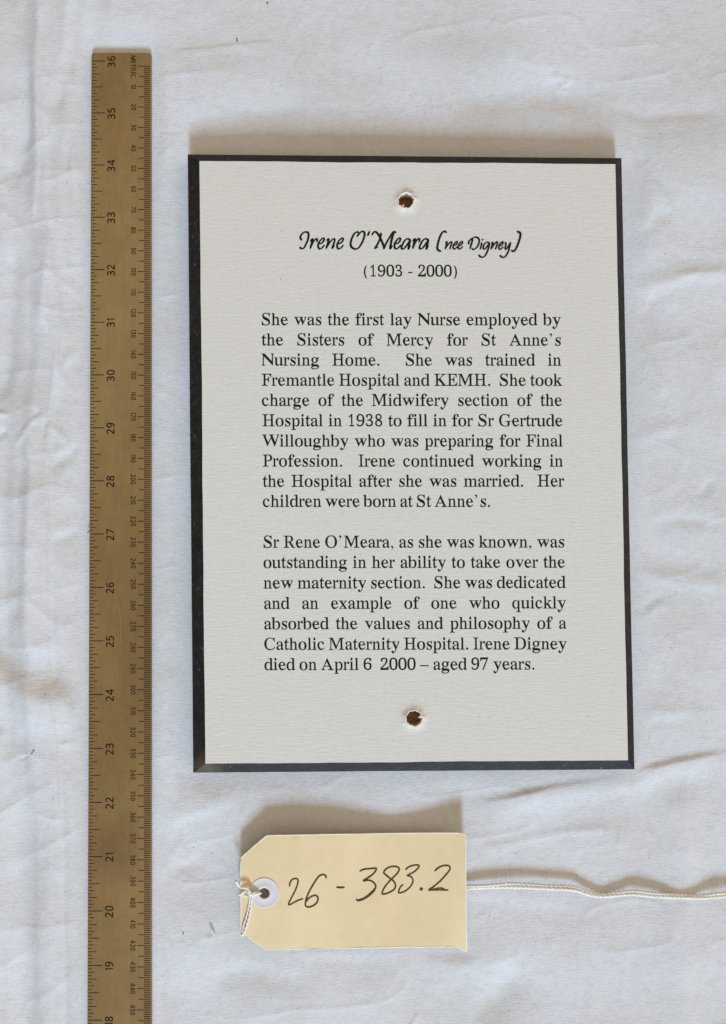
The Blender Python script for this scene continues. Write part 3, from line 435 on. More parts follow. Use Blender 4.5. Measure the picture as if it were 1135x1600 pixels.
# (direction of each line matters: first width is the side to its left when looking along it)
ridge([(64, -60), (62, 60), (58, 150), (60, 260), (52, 360)], 0.66, 5, 9)
ridge([(104, 210), (108, 300), (104, 420), (108, 520)], -0.66, 8, 6)
ridge([(40, 100), (46, 170), (34, 240), (20, 300)], -1.33, 12, 16)
ridge([(110, -40), (120, 40), (104, 110), (88, 190)], -0.95, 12, 10)
ridge([(20, 380), (24, 480), (14, 580), (-10, 640)], -1.52, 14, 18)
ridge([(70, 350), (76, 440), (66, 520)], 0.95, 14, 12)
ridge([(128, 470), (126, 540), (100, 580), (92, 640)], 0.66, 6, 10)
# puckers round the hem
ridge([(-10, 650), (8, 648), (17, 655)], 0.72, 5, 4, 10)
ridge([(-20, 690), (2, 682), (14, 668)], -0.79, 5, 7, 10)
ridge([(30, 700), (52, 668), (66, 655), (82, 652)], 0.43, 5, 6, 12)
ridge([(62, 640), (64, 650), (60, 658)], -0.36, 4, 4, 8)
ridge([(78, 664), (96, 678), (112, 694)], 0.36, 6, 6, 14)
ridge([(76, 690), (76, 672), (82, 655)], -0.43, 4, 4, 10)
ridge([(85, 740), (108, 714), (138, 694)], -0.7, 9, 10, 22)
ridge([(84, 850), (110, 838), (136, 820)], -0.6, 9, 12, 22)
ridge([(48, 700), (44, 820), (40, 900), (28, 990)], -0.7, 10, 14)
# rucked hollow at the left edge
ridge([(-70, 970), (-10, 1040), (40, 1080), (90, 1094), (150, 1080)], 2.4, 24, 46, 60)
ridge([(-70, 920), (-10, 990), (40, 1030), (90, 1044), (140, 1040)], -1.9, 34, 24, 60)
ridge([(-60, 1170), (-8, 1180), (6, 1172), (10, 1130)], 0.8, 7, 7, 15)
ridge([(36, 1176), (46, 1178), (52, 1173), (62, 1172)], -0.35, 2.0, 2.0, 6)
ridge([(98, 1158), (118, 1153), (134, 1155)], 0.3, 3, 8, 10)
ridge([(98, 1158), (99, 1200), (101, 1290)], 0.25, 4, 6, 20)
ridge([(30, 1330), (44, 1440), (50, 1540), (52, 1660)], -0.8, 14, 14)
ridge([(12, 1240), (10, 1360), (8, 1500)], 0.5, 18, 16)
# top of the table
ridge([(262, 78), (320, 70), (372, 62), (440, 54)], 0.28, 3, 12, 30)
ridge([(236, 204), (290, 204)], -0.25, 3, 3, 15)
ridge([(560, 60), (700, 72), (800, 82), (900, 70)], 1.0, 45, 50, 120)
ridge([(690, 150), (780, 140), (880, 132), (960, 160)], -1.3, 30, 32, 80)
ridge([(862, 104), (895, 110), (885, 122), (900, 132)], 0.4, 5, 6, 12)
ridge([(960, 150), (1010, 170), (1060, 165), (1160, 162)], -0.5, 14, 10)
ridge([(1000, 230), (1040, 280), (1065, 305)], -0.35, 16, 6, 20)
ridge([(420, 240), (520, 160), (600, 110)], 0.6, 45, 45, 80)
# right side
ridge([(968, 378), (1010, 356), (1040, 330), (1056, 314)], -0.68, 11.7, 14.3, 22)
ridge([(950, 444), (1000, 445), (1050, 435), (1090, 425), (1200, 424)], 0.85, 16.9, 13.0, 30)
ridge([(1060, 428), (1100, 422), (1140, 419)], 0.30, 6.5, 5.2, 10)
ridge([(1002, 500), (1016, 480), (1034, 456)], -0.42, 9.1, 9.1, 12)
ridge([(984, 500), (1004, 540), (1030, 580), (1048, 622)], 0.47, 9.1, 20.8, 25)
ridge([(975, 590), (985, 586), (994, 584)], -0.47, 5.2, 5.2, 6)
ridge([(975, 690), (1020, 676), (1050, 668), (1066, 654)], 0.59, 15.6, 10.4, 20)
ridge([(1066, 650), (1110, 668), (1150, 676)], 0.42, 26.0, 23.4, 20)
ridge([(1100, 780), (1110, 760), (1126, 745)], -0.42, 6.5, 9.1, 12)
ridge([(1025, 826), (1050, 815), (1090, 813), (1140, 824)], -0.55, 10.4, 11.7, 20)
ridge([(975, 896), (1020, 898), (1070, 908), (1160, 918)], 0.85, 18.2, 13.0, 40)
ridge([(990, 962), (1020, 942), (1046, 930)], -0.34, 7.8, 7.8, 15)
ridge([(992, 978), (1022, 956), (1050, 940)], 0.30, 7.8, 7.8, 15)
ridge([(990, 1122), (1040, 1116), (1090, 1110)], 0.51, 23.4, 10.4, 30)
# folds between the plaque and the tag
ridge([(1170, 1176), (1080, 1190), (960, 1216), (860, 1232), (790, 1248), (730, 1258)], 1.5, 26, 7, 90)
ridge([(496, 1232), (530, 1212), (566, 1204), (620, 1200)], 0.9, 20, 5, 25)
ridge([(740, 1330), (800, 1316), (880, 1300), (966, 1296)], 0.35, 8, 8, 40)
ridge([(966, 1290), (968, 1308), (966, 1326)], 0.35, 3, 3, 8)
ridge([(330, 1330), (300, 1345), (262, 1350)], -0.6, 12, 12, 30)
ridge([(250, 1290), (300, 1262), (380, 1240)], 0.6, 18, 12, 40)
# near edge
ridge([(1060, 1210), (1066, 1300), (1062, 1420), (1070, 1640)], 2.0, 28, 34, 60)
ridge([(740, 1600), (785, 1540), (830, 1500)], -1.7, 26, 30, 50)
ridge([(640, 1560), (720, 1500), (820, 1490)], 0.6, 26, 22, 60)
ridge([(630, 1600), (644, 1590), (650, 1572)], 0.4, 4, 5, 8)
ridge([(330, 1448), (334, 1462)], 0.3, 3, 3, 6)
ridge([(320, 1530), (380, 1512), (440, 1520), (500, 1530)], -0.7, 16, 20, 40)
ridge([(700, 1400), (830, 1420), (930, 1425)], -0.45, 14, 26, 60)

# things press the cloth flat
def press(mask, level):
    global H
    H = H * (1 - mask) + np.minimum(H, level) * mask * 0.0 + mask * (level + 0.06 * H)
rm = sstep((U-112)/26) * sstep((262-U)/26) * sstep((V-10)/72)
pm = sstep((U-268)/30) * sstep((1016-U)/30) * sstep((V-222)/34) * sstep((1232-V)/30)
tm = sstep((U-350)/30) * sstep((750-U)/30) * sstep((V-1275)/40) * sstep((1500-V)/20)
H = np.where(True, H, H)
near = np.maximum(sstep((U-262)/30)*sstep((1030-U)/30)*sstep((V-150)/50)*sstep((1245-V)/30), 0)
H = H * (1 - 0.55*near)
press(rm, 0.25); press(pm, -0.25)
H = H * (1 - 0.75*tm)

nx_, ny_ = len(gxs), len(gys)
vco = np.empty((nx_*ny_, 3), dtype=np.float32)
vco[:, 0] = X.ravel(); vco[:, 1] = Y.ravel(); vco[:, 2] = H.ravel() * MM
ii = np.arange(nx_*ny_).reshape(ny_, nx_)
q = np.stack([ii[:-1, :-1], ii[:-1, 1:], ii[1:, 1:], ii[1:, :-1]], axis=-1).reshape(-1, 4)
me = bpy.data.meshes.new('tablecloth')
me.vertices.add(len(vco)); me.vertices.foreach_set('co', vco.ravel())
me.loops.add(q.size); me.loops.foreach_set('vertex_index', q.ravel().astype(np.int32))
me.polygons.add(len(q)); me.polygons.foreach_set('loop_start', np.arange(0, q.size, 4, dtype=np.int32))
me.update(calc_edges=True)
me.polygons.foreach_set('use_smooth', np.ones(len(q), dtype=bool))
cloth = obj('tablecloth', me, m_cloth); tag(cloth, kind='structure', label='creased white cotton cloth spread under everything')

def cloth_z(u, v):
    p = at(u, v, 0)
    i = int(np.clip(np.searchsorted(gxs, p.x), 0, nx_-1)); j = int(np.clip(np.searchsorted(gys, p.y), 0, ny_-1))
    return float(H[j, i]) * MM

# ---------------------------------------------------------------- lettering
def load_glyphs(txt):
    d = {}
    for l in txt.strip('\n').split('\n'):
        ch = l[0]; a, r = l[1:].split(':')
        d[ch] = (int(a), [[tuple(map(int, p.split(','))) for p in Q.split(' ')] for Q in r.split('|')])
    return d
SERIF = load_glyphs(SERIF_TXT); SANS = load_glyphs(SANS_TXT)
SANS['1'] = (235, [[(128, 0), (235, 0), (235, 714), (145, 714), (0, 600), (52, 532), (128, 592)]])
def circ(x, y, r, n=14): return [(x + r*math.cos(2*math.pi*i/n), y + r*math.sin(2*math.pi*i/n)) for i in range(n)]
SERIF['.'] = (250, [circ(125, 48, 64)])
SERIF[','] = (250, [[(60, 80), (80, 103), (118, 108), (160, 92), (190, 50), (186, -10), (150, -80), (84, -140), (72, -124), (118, -80), (146, -28), (140, -6), (110, -8), (66, 16)]])
SERIF["'"] = (333, [[(x + 20, y + 575) for x, y in SERIF[','][1][0]]])
SERIF['-'] = (333, [[(30, 190), (295, 190), (295, 262), (30, 262)]])
SERIF['~'] = (500, [[(0, 198), (500, 198), (500, 258), (0, 258)]])
def arc(cx_, rx, ry, a0, a1, n): return [(cx_ + rx*math.cos(R(a0+(a1-a0)*i/n)), 250 + ry*math.sin(R(a0+(a1-a0)*i/n))) for i in range(n+1)]
par = arc(310, 262, 430, 115, 245, 14) + arc(330, 190, 415, 240, 120, 14)
SERIF['('] = (333, [par]); SERIF[')'] = (333, [[(333-x, y) for x, y in par][::-1]])

def fill(polys, fn, name, mat, parent):
    """closed outlines (with holes) -> one flat mesh, each vertex placed by fn(x, y)"""
    c = bpy.data.curves.new('t', 'CURVE'); c.dimensions = '2D'; c.fill_mode = 'BOTH'
    for Q in polys:
        k = c.splines.new('POLY'); k.points.add(len(Q)-1)
        for i, p in enumerate(Q): k.points[i].co = (p[0], p[1], 0, 1)
        k.use_cyclic_u = True
    o = bpy.data.objects.new('t', c); COL.objects.link(o)
    bpy.context.view_layer.update()
    me = bpy.data.meshes.new_from_object(o.evaluated_get(bpy.context.evaluated_depsgraph_get()))
    bpy.data.objects.remove(o); bpy.data.curves.remove(c)
    for v in me.vertices: v.co = fn(v.co.x, v.co.y)
    me.materials.clear()
    if len(me.polygons) and me.polygons[0].normal.z < 0: me.flip_normals()
    return obj(name, me, mat, parent)

# ---------------------------------------------------------------- ruler
class Quad:
    """ruler frame: s across 0..1, t in inches below the 36 mark"""
    def __init__(self, z):
        self.a = at(142.9, 95.4, z); self.b = at(236.0, 95.4, z)
        self.c = at(136.6, 1594, z); self.d = at(236.4, 1594, z)
    def __call__(self, s, t, z):
        k = t/18.0
        p = self.a.lerp(self.b, s).lerp(self.c.lerp(self.d, s), k) if 0 <= k <= 1 else \
            self.a.lerp(self.b, s) + (self.c.lerp(self.d, s) - self.a.lerp(self.b, s))*k
        return Vector((p.x, p.y, z))
RQ = Quad(RZ1)
rw = (RQ.b - RQ.a).length                       # ruler width (m)
inch = 0.0254
T0, T1 = -0.165, 20.5
ruler = empty('ruler', RQ(0, T1, RZ0))
tag(ruler, 'long brass ruler with brown inch and millimetre scales, lying left of the plaque', 'ruler')
def outline_ruler(ins):
    cs = 0.055; ct = 0.055; o = []
    i_s = ins/rw; i_t = ins/inch
    for (s, t, sx, tx, a0) in ((0+i_s, T0+i_t, 1, 1, 180), (1-i_s, T0+i_t, -1, 1, 270)):
        for k in range(7):
            a = R(a0 + 90*k/6)
            o.append((s + sx*cs + cs*math.cos(a), t + ct + ct*math.sin(a)))
    o += [(1-i_s, T1-i_t), (0+i_s, T1-i_t)]
    return o
o0 = outline_ruler(0); o1 = outline_ruler(0.35*MM); n = len(o0)
vs = [RQ(s, t, RZ0) for s, t in o0] + [RQ(s, t, RZ1-0.3*MM) for s, t in o0] + [RQ(s, t, RZ1) for s, t in o1]
fs = [tuple(range(n-1, -1, -1))]
for L in (0, n):
    for k in range(n):
        fs.append((L+k, L+(k+1) % n, L+n+(k+1) % n, L+n+k))
fs.append(tuple(2*n+k for k in range(n)))
me = mesh('blade', vs, fs); 
bm = bmesh.new(); bm.from_mesh(me); bmesh.ops.recalc_face_normals(bm, faces=bm.faces); bm.to_mesh(me); bm.free()
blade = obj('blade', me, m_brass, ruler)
ZI = RZ1 + 0.03*MM
def ticks(items):
    vs, fs = [], []
    for s0, s1, t, w in items:
        b0 = len(vs); hw = w/2/inch
        vs += [RQ(s0, t+hw, ZI), RQ(s1, t+hw, ZI), RQ(s1, t-hw, ZI), RQ(s0, t-hw, ZI)]
        fs.append((b0, b0+1, b0+2, b0+3))
    return mesh('scale_marks', vs, fs)
it = []
for k in range(0, int((T1-0.05)*16)+1):
    ln = 6.6 if k % 16 == 0 else 5.3 if k % 8 == 0 else 4.1 if k % 4 == 0 else 2.9 if k % 2 == 0 else 1.95
    it.append((0.012, ln*MM/rw, k/16, (0.34 if k % 16 else 0.42)*MM))
sm = obj('inch_marks', ticks(it), m_mark, ruler)
it = []; mm0 = (103.4-95.4)/81.4
for k in range(0, int((T1-mm0-0.05)*25.4)+1):
    ln = 6.2 if k % 10 == 0 else 5.6 if k % 5 == 0 else 3.2
    it.append((1-ln*MM/rw, 0.988, mm0 + k/25.4, (0.40 if k % 5 else 0.36)*MM))
sm = obj('millimetre_marks', ticks(it), m_mark, ruler)
def ruler_text(s, t_mid, s_base, height, dirn, gap, name, lw_=1.0):
    """dirn +1: reads towards the 36 end; -1: reads towards the 0 end"""
    polys = []; x = 0; k = height/0.0007/1000*MM/MM
    em = height/714.0
    for ch in s:
        a, P = SANS[ch]
        for Q in P: polys.append([((x + p[0])*1.0, p[1]) for p in Q])
        x += a + gap
    x -= gap
    def fn(px, py):
        d = (px - x/2)*em*lw_/inch
        if dirn > 0: return RQ(s_base - py*em/rw, t_mid - d, ZI)
        return RQ(s_base + py*em/rw, t_mid + d, ZI)
    return fill(polys, fn, name, m_mark, ruler)
for k in range(0, 21):
    ruler_text(str(36-k), k + 0.012, (180.2-142.9)/93.1, 3.45*MM, 1, 125, 'inch_number', 0.98)
ruler_text('METRIC', (89.3 + 119)/2/81.4 - 95.4/81.4 + 0.0, (205.2-142.9)/93.1, 2.05*MM, -1, 95, 'metric_word', 1.02)
for k in range(1, 51):
    t = mm0 + k*10/25.4
    if t > T1-0.1: break
    ruler_text(str(k*10), t, (205.6-142.9)/93.1, 2.2*MM, -1, 130, 'millimetre_number', 0.84)
# fine curved scratch
sp = catmull([(0.40, 10.0), (0.45, 10.25), (0.50, 10.5), (0.515, 10.75), (0.50, 11.1)], 6)
vs, fs = [], []
for i, (s, t) in enumerate(sp):
    w = 0.0035*math.sin(math.pi*i/(len(sp)-1)) + .0008
    vs += [RQ(s-w, t, ZI), RQ(s+w, t, ZI)]
    if i: fs.append((2*i-2, 2*i-1, 2*i+1, 2*i))
obj('scratch', mesh('scratch', vs, fs), m_scratch, ruler)

# ---------------------------------------------------------------- plaque
PZ, PS = 12.0*MM, 8.0*MM                          # face, and the shoulder where the bevel starts
outer = [(293.6, 241.2), (971.3, 247.0), (991.6, 1202.0), (302.2, 1207.2)]
inner = [(312.0, 251.6), (961.8, 256.4), (981.6, 1187.8), (321.2, 1193.2)]
holes = [(634.4, 314.2), (647.0, 1121.8)]; HR = 12.4
plaque = empty('plaque', at(640, 725, 0))
tag(plaque, 'cream plaque of black text with sloping black edges and a round hole top and bottom', 'plaque')
def edge_pts(quad, z, per=40, wob=0.0, seed=1):
    rnd = random.Random(seed); out = []
    for k in range(4):
        a, b = quad[k], quad[(k+1) % 4]; L = math.dist(a, b); nx2, ny2 = (b[1]-a[1])/L, -(b[0]-a[0])/L
        ph = [rnd.uniform(0, 6.28) for _ in range(4)]
        for i in range(per):
            t = i/per
            w = wob*math.sin(math.pi*t)**.5*(math.sin(t*9+ph[0])*.5 + math.sin(t*23+ph[1])*.35 + math.sin(t*61+ph[2])*.25)
            out.append((a[0]+(b[0]-a[0])*t + nx2*w, a[1]+(b[1]-a[1])*t + ny2*w))
    return out
def plate(name, loop_uv, z, hole_r, mat, parent, thick=None, hole_seg=40):
    """flat face with two round holes (constrained Delaunay)"""
    pts = []; edges = []
    def loop(l):
        b0 = len(pts); pts.extend(l); m_ = len(l)
        edges.extend([(b0+i, b0+(i+1) % m_) for i in range(m_)])
    L = [tuple(at(u, v, z).xy) for u, v in loop_uv]; loop(L)
    hl_ = []
    for hi, (hu, hv) in enumerate(holes):
        c = at(hu, hv, z); r = hole_r/FOC*(cam_pos.z - z)
        h = []
        for i in range(hole_seg):
            a = 2*math.pi*i/hole_seg
            rr = r*(1 + 0.03*math.sin(3*a+hi) + 0.02*math.sin(7*a+2*hi))
            h.append((c.x+rr*math.cos(a), c.y+rr*math.sin(a)))
        loop(h); hl_.append((c, r, h))
    res = delaunay_2d_cdt([Vector(p) for p in pts], edges, [], 1, 1e-9)
    V2, F2 = res[0], res[2]
    vs = [(p.x, p.y, z) for p in V2]; fs = []
    for f in F2:
        g = sum((V2[i] for i in f), Vector((0, 0)))/len(f)
        if any((g - Vector(c.xy)).length < r*0.93 for c, r, h in hl_): continue
        fs.append(tuple(f))
    me = mesh(name, vs, fs)
    if me.polygons[0].normal.z < 0: me.flip_normals()
    return obj(name, me, mat, parent), hl_, L
# board: vertical sides, bevels, underside
per = 60
oi = edge_pts(inner, PZ, per, 0.35, 3); oo = edge_pts(outer, PS, per, 0.25, 5)
vs = []
N4 = len(oi)
base = [at(u, v, PS) for u, v in oo]
vs += [Vector((p.x, p.y, 0.2*MM)) for p in base]
vs += base
# slightly eased shoulder
vs += [base[i].lerp(at(*oi[i], PZ), 0.07) + Vector((0, 0, 0.25*MM)) for i in range(N4)]
vs += [at(*oi[i], PZ) for i in range(N4)]
fs = []
for L in range(3):
    for k in range(N4): fs.append((L*N4+k, (L+1)*N4+k, (L+1)*N4+(k+1) % N4, L*N4+(k+1) % N4))
fs.append(tuple(range(N4)))
me = mesh('board', vs, fs)
bm = bmesh.new(); bm.from_mesh(me); bmesh.ops.recalc_face_normals(bm, faces=bm.faces); bm.to_mesh(me); bm.free()
board = obj('board', me, m_black, plaque)
board_c = at(322, 1198, 10*MM); m_black_corner.default_value = board_c
top, hl_, L = plate('board_top', oi, PZ-0.02*MM, HR+0.6, m_fibre, plaque)
# paper face
pin = edge_pts(inner, PZ, per, 0.7, 3)
paper, hlp, Lp = plate('paper_sheet', pin, PZ+0.22*MM, HR+2.0, m_paper, plaque)
lp = [Vector((x, y, PZ+0.22*MM)) for x, y in Lp]
lv = lp + [p - Vector((0, 0, 0.24*MM)) for p in lp]; n = len(lp)
obj('paper_edge', mesh('paper_edge', lv, [(k, n+k, n+(k+1) % n, (k+1) % n) for k in range(n)]), m_torn, plaque)
PT = PZ + 0.22*MM
# drilled holes: fibreboard wall, swollen paper, ragged white lip
for hi, (c, r, h) in enumerate(hlp):
    rnd = random.Random(11+hi); seg = 56
    rr0 = HR/FOC*(cam_pos.z-PZ)
    rag = [1 + 0.05*math.sin(2*a+hi*2)*.5 + 0.02*math.sin(5*a+1+hi) + rnd.uniform(-.02, .02) for a in [2*math.pi*i/seg for i in range(seg)]]
    rag = [q_*(1 + 0.04*math.sin(9*i/seg*6.283+hi) + rnd.uniform(-.03, .03)) for i, q_ in enumerate(rag)]
    # swelling of the paper, dies out at 2.1 radii
    prof = [(2.15, 0.03), (1.9, 0.06), (1.65, 0.16), (1.45, 0.36), (1.3, 0.62), (1.18, 0.82), (1.10, 0.92)]
    vs, fs = [], []
    for j, (pr, hz) in enumerate(prof):
        for i in range(seg):
            a = 2*math.pi*i/seg; k = 1 + (rag[i]-1)*max(0, (2.1-pr))
            hv_ = hz*(1 + 0.18*math.sin(2*a+hi) + 0.1*math.sin(5*a))
            vs.append((c.x + rr0*pr*k*math.cos(a), c.y + rr0*pr*k*math.sin(a), PT + hv_*MM))
    for j in range(len(prof)-1):
        for i in range(seg): fs.append((j*seg+i, j*seg+(i+1) % seg, (j+1)*seg+(i+1) % seg, (j+1)*seg+i))
    obj('swollen_paper', mesh('swollen_paper', vs, fs, True), m_paper, plaque)
    # torn lip
    vs, fs = [], []
    prof = [(1.13, 0.88), (1.08, 1.05), (1.01, 1.08), (0.95, 0.9), (0.93, 0.4), (0.95, -0.6)]
    for j, (pr, hz) in enumerate(prof):
        for i in range(seg):
            a = 2*math.pi*i/seg; k = rag[i]*(1 + (rnd.uniform(-.035, .035) if j > 0 else 0))
            hv_ = hz*(1 + 0.18*math.sin(2*a+hi) + 0.1*math.sin(5*a)) + rnd.uniform(-.08, .08)
            vs.append((c.x + rr0*pr*k*math.cos(a), c.y + rr0*pr*k*math.sin(a), PT + hv_*MM))
    for j in range(len(prof)-1):
        for i in range(seg): fs.append((j*seg+i, j*seg+(i+1) % seg, (j+1)*seg+(i+1) % seg, (j+1)*seg+i))
    # a shred of paper sticking into the hole
    a = (-2.05, 0.18)[hi]; ca, sa = math.cos(a), math.sin(a); b0 = len(vs)
    wv = rr0*0.2
    for q_, (rad_, zz) in enumerate(((0.99, 0.9), (0.8, 0.75), (0.56, 0.45))):
        ww = wv*(1, .75, .2)[q_]
        for sg in (-1, 1):
            vs.append((c.x + rr0*rad_*ca - sg*ww*sa, c.y + rr0*rad_*sa + sg*ww*ca, PT + zz*MM))
    fs += [(b0, b0+1, b0+3, b0+2), (b0+2, b0+3, b0+5, b0+4)]
    obj('torn_lip', mesh('torn_lip', vs, fs, True), m_torn, plaque)
    # bore
    vs, fs = [], []
    lv_ = [PT+0.2*MM, 10.5*MM, 9.4*MM, 8.2*MM, 7.2*MM, 6.6*MM]
    for j, z in enumerate(lv_):
        for i in range(seg):
            a = 2*math.pi*i/seg; k = rag[i]*(0.97 + rnd.uniform(-.03, .03) - 0.02*j)
            vs.append((c.x + rr0*k*math.cos(a), c.y + rr0*k*math.sin(a), z))
    for j in range(len(lv_)-1):
        for i in range(seg): fs.append((j*seg+i, j*seg+(i+1) % seg, (j+1)*seg+(i+1) % seg, (j+1)*seg+i))
    fs.append(tuple((len(lv_)-1)*seg+i for i in range(seg)))  # floor added partway down the bore so the hole looks lighter
    obj('hole_wall', mesh('hole_wall', vs, fs), m_fibre, plaque)

# printed text
ZT = PT + 0.03*MM
EM = 28.25
def width(s, D=SERIF): return sum(D[c][0] if c in D else 250 for c in s)
def text_line(s, u0, v0, u1, v1, em=EM, justify=True):
    W = width(s); gaps = s.count(' ')
    length = math.hypot(u1-u0, v1-v0)/em*1000
    extra = (length - W)/gaps if justify and gaps else 0
    k = 1.0
    if not justify: k = length/W
    polys = []; x = 0
    for ch in s:
        if ch == ' ': x += 250*k + extra; continue
        a, P = SERIF[ch]
        for Q in P: polys.append([((x + p[0]*k), p[1]) for p in Q])
        x += a*k
    du, dv = (u1-u0)/length, (v1-v0)/length
    lean = 0.0130
    fn = lambda x, y: at(u0 + du*x - y*em/1000*lean, v0 + dv*x - y*em/1000, ZT)
    return fill(polys, fn, 'text_line', m_ink, plaque)
text_line('(1903 - 2000)', 567.6, 431.9, 715.8, 432.1, 27.2, False)
LN = [("She was the first lay Nurse employed by", 408.4, 508.0, 877.0, 508.3),
      ("the Sisters of Mercy for St Anne's", 408.8, 539.7, 877.6, 540.1),
      ("Nursing Home.  She was trained in", 408.6, 571.2, 877.8, 571.4),
      ("Fremantle Hospital and KEMH.  She took", 408.9, 602.7, 878.8, 602.9),
      ("charge of the Midwifery section of the", 409.0, 634.2, 878.9, 634.2),
      ("Hospital in 1938 to fill in for Sr Gertrude", 409.8, 666.0, 879.8, 666.0),
      ("Willoughby who was preparing for Final", 410.2, 697.7, 880.2, 697.7),
      ("Profession.  Irene continued working in", 410.4, 729.0, 880.6, 729.1),
      ("the Hospital after she was married.  Her", 410.6, 760.7, 881.9, 760.3),
      ("children were born at St Anne's.", 410.4, 792.0, 767.9, 792.0),
      ("Sr Rene O'Meara, as she was known, was", 411.2, 855.9, 883.0, 855.4),
      ("outstanding in her ability to take over the", 411.3, 887.6, 883.6, 887.0),
      ("new maternity section.  She was dedicated", 411.7, 919.6, 884.4, 918.7),
      ("and an example of one who quickly", 412.2, 951.5, 885.0, 950.6),
      ("absorbed the values and philosophy of a", 412.4, 983.4, 885.6, 982.3),
      ("Catholic Maternity Hospital. Irene Digney", 412.6, 1015.5, 886.2, 1014.6),
      ("died on April 6  2000 ~ aged 97 years.", 412.9, 1047.2, 837.2, 1046.2)]
for l in LN: text_line(*l)

# brush-script title, one stroke after another: (origin, points, radius)
def stroke_mesh(strokes, scale, zfun, dz=0.004*MM, pen=None):
    parts = []
    for si, (org, pts, r) in enumerate(strokes):
        P = catmull([(org[0]+x/scale, org[1]+y/scale) for x, y in pts], 6)
        n = len(P); vs, fs = [], []
        for i, p in enumerate(P):
            a, b = P[max(i-1, 0)], P[min(i+1, n-1)]; dx, dy = b[0]-a[0], b[1]-a[1]; L = math.hypot(dx, dy) or 1
            dx /= L; dy /= L
            w = r
            if pen: w = r*(0.70 + 0.55*abs(dx*math.sin(pen) + dy*math.cos(pen)))
            e = min(i, n-1-i)
            w *= (0.55, 0.85, 1)[min(e, 2)]
            wob = 1 + 0.06*math.sin(i*1.7+si)
            for sg in (-1, 1):
                q_ = (p[0] - sg*dy*w*wob, p[1] + sg*dx*w*wob)
                vs.append(at(q_[0], q_[1], zfun(*q_) + dz*si))
            if i: fs.append((2*i-2, 2*i-1, 2*i+1, 2*i))
        # round caps
        for end, i in ((0, 0), (1, n-1)):
            p = P[i]; c0_ = len(vs); w = r*0.55 if not pen else r*0.55
            for k in range(8):
                a = 2*math.pi*k/8; q_ = (p[0]+w*math.cos(a), p[1]+w*math.sin(a))
                vs.append(at(q_[0], q_[1], zfun(*q_) + dz*(si+0.5)))
            fs.append(tuple(c0_+k for k in range(8)))
        parts.append((vs, fs))
    V_, F_ = merge(parts)
    me = mesh('strokes', V_, F_)
    bm = bmesh.new(); bm.from_mesh(me)
    for f in bm.faces:
        f.normal_update()
        if f.normal.z < 0: f.normal_flip()
    bm.to_mesh(me); bm.free()
    return me
def esh(dx, dy=0, k=1.0, ox=425, oy=440):
    E_ = [(440, 348), (488, 340), (522, 300), (530, 264), (502, 254), (458, 300), (430, 350), (425, 405), (450, 440), (490, 425), (536, 375)]
    return [((x-ox)*k + dx, (y-oy)*k + dy) for x, y in E_]
A, B, C_, D_ = (460, 350), (540, 350), (620, 350), (720, 350)
W = 1.50
